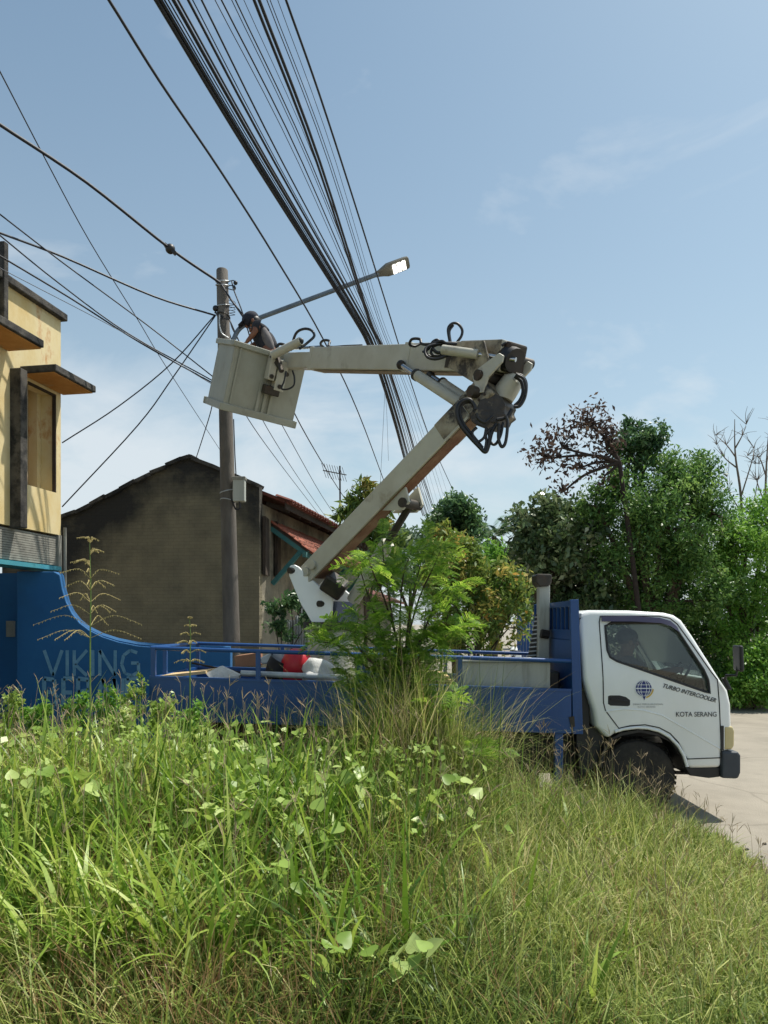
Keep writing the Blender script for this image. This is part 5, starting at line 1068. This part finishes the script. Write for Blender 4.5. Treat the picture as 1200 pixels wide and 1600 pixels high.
tree('yellowing_shrub', 'shrub with orange and green leaves behind the truck rail', 'shrub', 740, 10.6, [(735,885,38,40,10.6,.4,40),(700,900,28,54,10.6,.4,38),(775,915,46,40,10.6,.5,52),(745,960,60,48,10.6,.5,72),(795,965,38,46,10.6,.4,52),(700,970,30,48,10.6,.4,40),(740,1010,64,34,10.7,.4,50),(810,920,22,26,10.6,.3,18)], 'orange', 17, trunk_r=.03, per=24, rad=.17, L_=.10, asp=.34, branches=60, rsh=-.14)
tree('yellowing_shrub', 'reddish-tipped sapling behind the fern-leaved shrub', 'shrub', 690, 11.2, [(690,850,18,40,11.2,.3,28),(715,850,20,26,11.2,.3,24),(680,900,24,40,11.2,.3,32)], 'orange', 18, trunk_r=.03, per=26, rad=.13, L_=.1, asp=.3, branches=20, rsh=-.02)
tree('dark_shrub', 'dark leafy sprigs by the turret in front of the house wall', 'shrub', 440, 12.2, [(455,940,22,14,12.2,.3,14),(428,955,14,16,12.2,.3,8),(482,960,18,30,12.2,.3,14),(440,985,24,20,12.3,.3,10)], 'dark', 19, trunk_r=.02, per=22, rad=.15, L_=.11, asp=.42, branches=14, bark='dstem')
# palm
pbp = P(772, 975, 45); pbp.z = .02; pm = thing('palm_tree', 'small coconut palm on the skyline down the lane', 'palm', pbp)
ptp = P(772, 838, 45); MB().tube(catmull([pbp, (pbp+ptp)/2+Vector((.3,0,0)), ptp], 5), [.22,.14], 8).build('trunk', M['stem'], pm)
def frond_mesh(L_, n, wl, droop, mat):
    mb = []; r_ = []; V = []; Q = []
    for i in range(n):
        t = (i+1)/n; x = L_*t*(1-.12*droop*t); z = L_*(.25*t-droop*.6*t*t); ll = wl*math.sin(math.pi*min(1, .18+.82*t))**.6
        for s in (-1, 1):
            o = len(V); V += [(x, 0, z), (x+ll*.3, s*ll*.45, z-ll*.16), (x+ll*.6, s*ll*.8, z-ll*.45), (x+ll*.18+.04, s*ll*.35, z-ll*.2-.03)]; Q.append((o, o+1, o+2, o+3)); r_ += [random.random()]*4
    return np_mesh('frond', np.array(V), np.array(Q), mat, r_)
fm = frond_mesh(3.0, 22, .75, .9, LF['dark'])
for k in range(17): put('frond', fm, pm, ptp-pbp, (0, random.uniform(-.95,.35), 2*math.pi*k/17+random.uniform(-.2,.2)), random.uniform(.75,1.05))

# fern-leaved shrub in the grass: each bipinnate leaf is a part
def bipinnate(L_, pairs, pl, leaflets, lw, ll, droop):
    V = [(0, 0, 0)]; Q = []; r_ = [.3]; rr = random.Random(5)
    def vert(p, rv): V.append(tuple(p)); r_.append(rv); return len(V)-1
    def link(i, j):                          # thin rib joining two axis points
        k = vert(Vector(V[j])+Vector((0, .001, .0012)), .3); k2 = vert(Vector(V[i])+Vector((0, .001, .0012)), .3); Q.append((i, j, k, k2))
    prev = 0
    for i in range(pairs):
        t = (i+1)/pairs; bp0 = Vector((L_*t*(1-.15*t*droop), 0, L_*(.22*t-.5*droop*t*t))); lng = pl*math.sin(math.pi*(.22+.66*t))**.7
        hub = vert(bp0, .3); link(prev, hub); prev = hub
        for s in (-1, 1):
            ax = Vector((.5+.25*t, s*.85, .12)).normalized(); tint = rr.random()*.65; last = hub
            for j in range(leaflets):
                u = (j+1)/leaflets; p = bp0+ax*lng*u+Vector((0,0,-.3*lng*u*u)); nrm = Vector((-ax.y, ax.x, 0)).normalized()
                c = vert(p, tint); link(last, c); last = c
                for q in (-1, 1):
                    a = (nrm*q+ax*.35+Vector((0,0,-.08))).normalized(); l = ll*(1-.5*u); rv = min(1, tint+rr.random()*.4)
                    Q.append((c, vert(p+a*l*.5+ax*lw*.5, rv), vert(p+a*l, rv), vert(p+a*l*.5-ax*lw*.5, rv)))
    return np_mesh('leaf', np.array(V), np.array(Q), LF['leuc'], r_)
bim = [bipinnate(.34, 7, .125, 11, .011, .024, .7), bipinnate(.28, 6, .11, 10, .011, .024, 1.0), bipinnate(.36, 5, .14, 12, .012, .026, 1.3), bipinnate(.25, 8, .08, 8, .011, .022, .4)]
def fern_shrub(stems, Y, label, seed, base_px, lsc=1.0):
    g = random.Random(seed); base = P(base_px, 975, Y); base.z = float(ground_z(base.x, Y)); t = thing('fern_leaved_shrub', label, 'shrub', base)
    mb = MB()
    for st in stems:
        dY = [g.uniform(-.25,.25) for _ in st]; pts = catmull([base+Vector((g.uniform(-.08,.08), g.uniform(-.08,.08), 0))]+[P(x, y, Y+d_) for (x, y), d_ in zip(st, dY)], 6)
        mb.tube(pts, [.014,.004], 6); m = len(pts)
        for i in range(int(m*.2), m):
            for _ in range(2 if i < m-1 else 5):
                yaw = g.uniform(0, 2*math.pi); put('leaf', g.choice(bim), t, pts[i]-base, (g.uniform(-.7,.7), g.uniform(-.9,.7), yaw), g.uniform(.42,.85)*lsc)
    mb.build('stems', M['stem'], t, smooth=60); return t
fern_shrub([[(620,1080),(600,1000),(575,930),(560,880)],[(625,1060),(612,960),(600,880),(597,835)],[(632,1060),(640,960),(655,890),(668,842)],[(640,1070),(665,980),(690,930),(715,915)],[(628,1070),(590,1010),(545,985),(505,985)],[(622,1085),(570,1040),(530,1010),(505,1003)],[(640,1070),(680,1010),(710,985),(735,975)],[(628,1060),(625,970),(630,900),(640,870)],[(620,1080),(575,1030),(555,1000),(560,965)],[(636,1080),(660,1020),(690,1000),(700,960)],[(630,1060),(605,950),(585,900),(575,870)],[(630,1060),(650,950),(680,880),(690,855)],[(600,1110),(585,1070),(580,1040)],[(650,1110),(668,1070),(680,1040)],[(640,1100),(645,1050),(650,1010)],[(610,1100),(600,1050),(605,1010)],[(560,1110),(545,1070),(540,1045)],[(625,1060),(600,1010),(590,960)],[(640,1060),(660,1000),(665,950)]], 6.75, 'tall feathery green shrub growing in front of the truck bed', 21, 632)
fern_shrub([[(690,1150),(700,1110),(708,1080)],[(692,1150),(680,1110),(672,1085)]], 6.4, 'small feathery green seedling at the foot of the tall shrub', 22, 695, .75)
fern_shrub([[(752,1200),(765,1185),(785,1178)],[(755,1200),(740,1180),(735,1170)]], 6.1, 'low feathery sprig in the grass below the truck bed', 23, 755, .75)

# ------------------------------------------------------------------ grass
def blades(base, h, yaw, th0, bend, w, seg, r_):
    n = len(base); ts = np.linspace(0, 1, seg+1); dl_ = h/seg
    P_ = np.zeros((n, seg+1, 3)); P_[:, 0] = base; hd = np.stack([np.cos(yaw), np.sin(yaw)], 1)
    for i in range(1, seg+1):
        th = th0+bend*ts[i]**1.6; P_[:, i, :2] = P_[:, i-1, :2]+hd*(np.sin(th)*dl_)[:, None]; P_[:, i, 2] = P_[:, i-1, 2]+np.cos(th)*dl_
    sd = np.stack([-np.sin(yaw), np.cos(yaw), np.zeros(n)], 1); tw = RNG.uniform(-.6, .6, n)
    sd = sd*np.cos(tw)[:, None]+np.stack([np.cos(yaw), np.sin(yaw), np.zeros(n)], 1)*np.sin(tw)[:, None]
    prof = np.clip(np.minimum(.45+2.2*ts, 1)*(1-ts**2.2), .04, 1)
    off = sd[:, None, :]*(w[:, None]*prof[None])[:, :, None]*.5
    V = np.stack([P_-off, P_+off], 2).reshape(-1, 3)
    o = (np.arange(n)*(seg+1)*2)[:, None]+(np.arange(seg)*2)[None]; o = o.reshape(-1)
    return V, np.stack([o, o+1, o+3, o+2], 1), np.repeat(r_, (seg+1)*2)
def scatter(n, x0, x1, y0, y1, cond, seed):
    g = np.random.default_rng(seed); x = g.uniform(x0, x1, n*3); y = g.uniform(y0, y1, n*3)
    k = (inside_dist(x, y) > .02) & (np.abs(x) < .5*y+1.3) & cond(x, y, g); x = x[k][:n]; y = y[k][:n]
    return x, y, g
def gheight(x, y): return np.interp(x, [-3,-1,0,1.2,1.8,2.3,2.7,3], [.96,.94,.85,.76,.72,.5,.3,.16])*(.6+.4*sstep(2.8, 5.6, y))*sstep(-.5, .25, inside_dist(x, y))*(1-.3*sstep(.2,1.4,x)*(1-sstep(4.8,6.6,y)))
patch = lambda x, y: .5+.5*np.sin(x*1.9+1.3*np.sin(y*1.1))*np.cos(y*1.7+.8*np.sin(x*1.3))
def grass_obj(name, label, n, dom, hm, w, lf, seed, bend=(.2,1.4), seg=4, cond=lambda x, y, g: np.ones(len(x), bool), rfun=None, th=.25, per=14, trad=.06):
    x, y, g = scatter(max(1, n//per), *dom, cond, seed); m0 = len(x); m = m0*per
    th_ = np.repeat(g.uniform(.75, 1.2, m0), per); tr_ = np.repeat(g.random(m0), per)
    a_ = g.uniform(0, 2*np.pi, m); rr = g.random(m)**.7*trad; x = np.repeat(x, per)+np.cos(a_)*rr; y = np.repeat(y, per)+np.sin(a_)*rr
    y = np.where(x < 2.6, np.minimum(y, 7.3), y); base = np.stack([x, y, ground_z(x, y)-.02], 1)
    h = gheight(x, y)*g.uniform(*hm, m)*th_; rv = np.clip(g.random(m)*.5+.35*tr_+.25*patch(x*.7, y*.7)-.08+.05*sstep(-.2, 1, x), 0, 1)
    yaw = a_+g.normal(0, .7, m)
    V, Q, r_ = blades(base, h, yaw, np.abs(g.normal(0, th, m))+.05, g.uniform(*bend, m), g.uniform(*w, m), seg, rv)
    return tag(np_obj(name, np_mesh(name, V, Q, LF[lf], r_, smooth=True)), label, 'grass', kind='stuff')
DOM = (-5.5, 3.0, 2.75, 7.4)
grass_obj('fine_grass', 'fine green and straw coloured grass covering the verge', 52000, DOM, (.35,1.1), (.005,.012), 'grass', 31, bend=(.3,2.0), cond=lambda x, y, g: g.random(len(x)) < .3+.7*sstep(-.6,.6,x))
grass_obj('under_grass', 'short grass layer near the soil', 26000, DOM, (.15,.5), (.004,.008), 'grass', 30, bend=(.4,2.0), seg=3)
grass_obj('near_grass', 'fine grass close to the viewer', 11000, (-3,3,2.7,4.6), (.4,.9), (.003,.006), 'grass', 32, bend=(.3,2.2), seg=5, cond=lambda x, y, g: g.random(len(x)) < .25+.75*sstep(-.6,.4,x))
grass_obj('dry_grass', 'dry brown stems standing among the green grass', 17000, DOM, (.35,1.1), (.003,.006), 'dry', 33, bend=(.0,1.2), cond=lambda x, y, g: g.random(len(x)) < (.25+.75*patch(x*1.3+2, y))*(1-.5*sstep(0,1,x)), th=.35, per=9, trad=.12)
grass_obj('broad_grass', 'tall broad bright green grass blades on the left of the verge', 11000, (-5,1.4,3.3,6.8), (.55,1.25), (.016,.04), 'broad', 34, bend=(.2,2.3), seg=8, cond=lambda x, y, g: g.random(len(x)) < (.4+.6*patch(x*1.4, y*1.2))*(1-sstep(-.4,.5,x))+.03, th=.2, per=7, trad=.09)
def rect_grass(name, label, n, x0, x1, y0, y1, hm, lf, seed):
    g = np.random.default_rng(seed); x = g.uniform(x0, x1, n); y = g.uniform(y0, y1, n); zz = np.where(inside_dist(x, y) > 0, ground_z(x, y), .02)
    V, Q, r_ = blades(np.stack([x, y, zz-.02], 1), g.uniform(*hm, n), g.uniform(0, 6.28, n), np.abs(g.normal(0,.25,n)), g.uniform(.2,1.4,n), g.uniform(.006,.012,n), 4, g.random(n)); return tag(np_obj(name, np_mesh(name, V, Q, LF[lf], r_, smooth=True)), label, 'grass', kind='stuff')
rect_grass('wall_grass', 'rough grass at the foot of the blue wall', 5000, -6.5, -2.8, 7.2, 10.8, (.3,.75), 'grass', 35)
rect_grass('far_verge_grass', 'grass fringe under the roadside bushes', 7000, 5.5, 12, 17.6, 19.5, (.2,.7), 'grass', 36)
# dry grass climbing through the fern-leaved shrub
x = RNG.normal(.2, .3, 5200); y = RNG.normal(6.5, .25, 5200); y = np.minimum(y, 7.15)
V, Q, r_ = blades(np.stack([x, y, ground_z(x, y)], 1), RNG.uniform(.6, 1.75, 5200), RNG.uniform(0, 6.28, 5200), np.abs(RNG.normal(0, .12, 5200)), RNG.uniform(.1, 2.2, 5200), RNG.uniform(.004, .009, 5200), 6, np.clip(RNG.random(5200)*.9+.1, 0, 1))
tag(np_obj('tall_grass_clump', np_mesh('tall_grass_clump', V, Q, LF['grass'], r_, smooth=True)), 'tall straggling grass tangled round the feathery shrub', 'grass', kind='stuff')
# seed heads: forked spikes on thin stems
V = []; Q = []; r_ = []; g = np.random.default_rng(41); x, y, _ = scatter(620, -4.5, 2.95, 3.4, 7.3, lambda x, y, q: q.random(len(x)) < .3+.7*sstep(5, 7, y), 42)
mb = MB()
for xi, yi in zip(x, y):
    gz_ = float(ground_z(xi, yi)); hh_ = float(gheight(xi, yi))*g.uniform(.85, 1.25)+.06; ln = g.normal(0, .1, 2); a = Vector((xi, yi, gz_)); b2 = a+Vector((ln[0]*hh_, ln[1]*hh_, hh_))
    mb.tube([a, b2], [.0016,.001], 3, cap=False)
    for k in range(g.integers(2, 5)):
        d_ = Vector((g.normal(0,.5), g.normal(0,.5), .9)).normalized(); l_ = g.uniform(.05,.11); mb.tube([b2, b2+d_*l_*.55, b2+d_*l_+Vector((0,0,-.01))], [.0012,.0022,.001], 3, cap=False)
o = mb.build('seed_heads', M['seedh']); tag(o, 'thin forked grass seed heads standing above the verge', 'grass', kind='stuff')
# mat of small round leaves over the left of the verge
x, y, g = scatter(850, -4.8, .9, 4.2, 6.9, lambda x, y, q: q.random(len(x)) < patch(x*1.7+1, y*1.9)**2*(1-.7*sstep(-.4,.8,x)), 47)
zc_ = ground_z(x, y)+gheight(x, y)*g.uniform(.55, .95, len(x))
V, Q, r_ = leaf_cloud(np.stack([x, y, zc_], 1), 5, .1, .055, .75, 48, up=.5, rsh=.1)
tag(np_obj('leafy_mat', np_mesh('leafy_mat', V, Q, LF['vine'], r_)), 'mat of small round leaves threaded through the left grass', 'ground cover', kind='stuff')
# small stones along the road edge
x = RNG.uniform(1.0, 4.2, 900); y = RNG.uniform(4.5, 8.0, 900); k_ = inside_dist(x, y); kk = (k_ < .05) & (k_ > -.55*RNG.random(900)**2); mb = MB()
for xi, yi in zip(x[kk], y[kk]): s_ = random.uniform(.006, .022); mb.ball((xi, yi, s_*.3), (s_, s_*random.uniform(.6,1), s_*.6), 6, 4)
tag(mb.build('gravel', M['mould']), 'loose stones along the edge of the concrete', 'gravel', kind='stuff')
# small leafy weeds in front of the blue wall
for k, (px, py, Yk_, hgt, sd) in enumerate(((165,1118,7.3,40,51),(210,1110,7.5,44,52),(120,1122,7.2,30,53),(255,1125,7.0,28,54),(60,1128,7.0,26,55),(20,1120,7.2,34,56),(300,1130,6.8,24,57),(190,1135,6.6,24,58))):
    lab = ['leafy weed below the painted words, in the middle', 'tallest leafy weed beside the rear corner of the bed', 'leafy weed left of the tall plume grass', 'leafy weed right under the bed corner', 'leafy weed near the left end of the blue wall', 'leafy weed at the extreme left edge', 'small leafy weed under the rear side panel', 'low leafy weed between wall and plume grass'][k]
    base = P(px, 975, Yk_); bz = float(ground_z(base.x, Yk_)); tree('leafy_weed', lab, 'weed', px, Yk_, [(px-8,py-hgt*.3,14,hgt*.6,Yk_,.14,12),(px+8,py-hgt*.7,10,hgt*.6,Yk_,.12,10),(px,py+6,20,14,Yk_,.2,12)], 'vine' if k % 2 else 'light', sd, bark='gstalk', trunk_r=.006, per=14, rad=.07, L_=.055, asp=.45, branches=8, bz=bz, rsh=.05)
# heart-leaved creepers: each leaf is a part
lm = MB(); 
ol = [(0,0),(-.22,-.12),(-.42,-.06),(-.5,.16),(-.42,.42),(-.24,.7),(0,1),(.24,.7),(.42,.42),(.5,.16),(.42,-.06),(.22,-.12)]
V = [(0,.35,-.06)]+[(x, y, .07*abs(x)*2-.1*y*y) for x, y in ol]; Q = [(0, i, i % 12+1) for i in range(1, 13)]
vms = []
for k in range(3): vms.append(np_mesh('leaf', np.array(V), np.array(Q), LF['vine'], [.2+.35*k]*13, smooth=True))
def creeper(spots, Y, label, seed, size=.1):
    g = random.Random(seed); px = sum(s[0] for s in spots)/len(spots); b0 = P(px, 975, Y); b0.z = float(ground_z(b0.x, Y)); t = thing('creeping_vine', label, 'vine', b0); mb = MB(); pts = []
    for (x, y) in spots:
        p = P(x, y, Y+g.uniform(-.12,.12)); pts.append(p); o = put('leaf', g.choice(vms), t, p-b0, (g.uniform(-1.0,.9), g.uniform(-.7,.7), g.uniform(0,6.28)), size*g.uniform(.5,1.05))
        mb.tube(catmull([p, p-Z*.06+Vector((g.uniform(-.03,.03),.02,0)), p-Z*.2], 3), .002, 4)
    pts.sort(key=lambda q: q.x); mb.tube(catmull([b0]+[p-Z*.1 for p in pts], 4), .003, 4); mb.build('stem', M['gstalk'], t)
def spots(px, py, rx, ry, n, seed):
    g = random.Random(seed); out_ = []
    while len(out_) < n:
        a, b2 = g.uniform(-1, 1), g.uniform(-1, 1)
        if a*a+b2*b2 < 1: out_.append((px+a*rx, py+b2*ry))
    return out_
creeper(spots(585,1490,95,28,16,1), 3.0, 'heart-leaved creeper in the bottom foreground grass', 61, .095)
creeper(spots(428,1375,40,40,9,2), 3.6, 'heart-leaved creeper just below centre left', 62, .095)
creeper(spots(85,1238,90,38,34,3), 4.6, 'heart-leaved creeper sprawling at the left edge of the grass', 63, .105)
creeper(spots(560,1238,75,50,26,4), 4.7, 'heart-leaved creeper right of the broad grass', 64, .10)
creeper(spots(690,1270,65,65,24,5), 4.7, 'heart-leaved creeper climbing toward the middle grass', 65, .095)
creeper(spots(320,1300,90,55,30,6), 4.3, 'heart-leaved creeper among the broad blades', 66, .10)
creeper(spots(400,1155,95,30,40,7), 6.0, 'pale-leaved creeper under the truck side panel', 67, .09)
creeper(spots(270,1178,80,26,34,8), 5.8, 'pale-leaved creeper under the rear of the bed', 68, .09)
creeper(spots(95,1160,80,26,30,9), 5.8, 'pale-leaved creeper at the foot of the plume grass', 69, .09)
creeper(spots(480,1310,60,50,14,10), 4.2, 'heart-leaved creeper low in the middle of the grass', 70, .095)
# tall plume grasses
def plume(px, ytop, ybot, Y, label, seed, spread, tiers):
    g = random.Random(seed); base = P(px, 975, Y); base.z = float(ground_z(base.x, Y)); t = thing('plume_grass', label, 'grass stalk', base); top = P(px-1, ytop, Y); lo = P(px, ybot, Y)
    MB().tube(catmull([base, lo, P(px+1, (ytop+ybot)/2, Y), top], 5), [.007,.002], 6).build('stalk', M['gstalk'], t)
    for i in range(tiers):
        f = i/(tiers-1); py = ybot+(ytop-ybot)*(.08+.9*f); c = P(px, py, Y); L_ = spread*(1-.75*f)*g.uniform(.8,1.1)
        for k in range(4 if i % 2 == 0 else 3):
            a = g.uniform(0, 6.28); dx_ = math.cos(a); dz0 = .35+.9*f; m1 = c+Vector((dx_*.5, math.sin(a)*.5, dz0*.5)).normalized()*L_*.5; m2 = c+Vector((dx_, math.sin(a), dz0*.25-.1*(1-f))).normalized()*L_
            sp_ = MB().tube(catmull([c, m1, m2], 5), [.002,.0014], 4)
            for q in catmull([c, m1, m2], 8)[3:]: sp_.ball(q+Vector((g.uniform(-.006,.006),g.uniform(-.006,.006),-.004)), (.0028,.0028,.006), 4, 3)
            sp_.build('spikelet', M['straw'], t)
plume(141, 845, 1010, 5.0, 'tall straw-coloured plume grass in front of the blue wall', 71, .36, 9)
plume(297, 965, 1040, 5.6, 'shorter wispy plume grass in front of the bed corner', 72, .14, 6)
for k, (px, y0, y1, Y, lb) in enumerate(((260,1075,1300,5.0,'upright sword-like blade left of the bed centre'),(457,1085,1250,5.2,'upright sword-like blade below the red bucket'),(52,1115,1230,5.0,'upright sword-like blade at the left'),(548,1000,1130,6.2,'bent long blade beside the feathery shrub'))):
    b0 = P(px, y1, Y); tp_ = P(px+2, y0, Y); V_, Q_, rr_ = blades(np.array([[b0.x, b0.y, float(ground_z(b0.x, Y))]]), np.array([(tp_.z-float(ground_z(b0.x, Y)))*1.02]), np.array([.4*k]), np.array([.03]), np.array([.15]), np.array([.034]), 8, np.array([.45]))
    o = np_obj('grass_blade', np_mesh('grass_blade', V_-np.array(b0), Q_, LF['broad'], rr_, smooth=True), None, b0); tag(o, lb, 'grass blade')
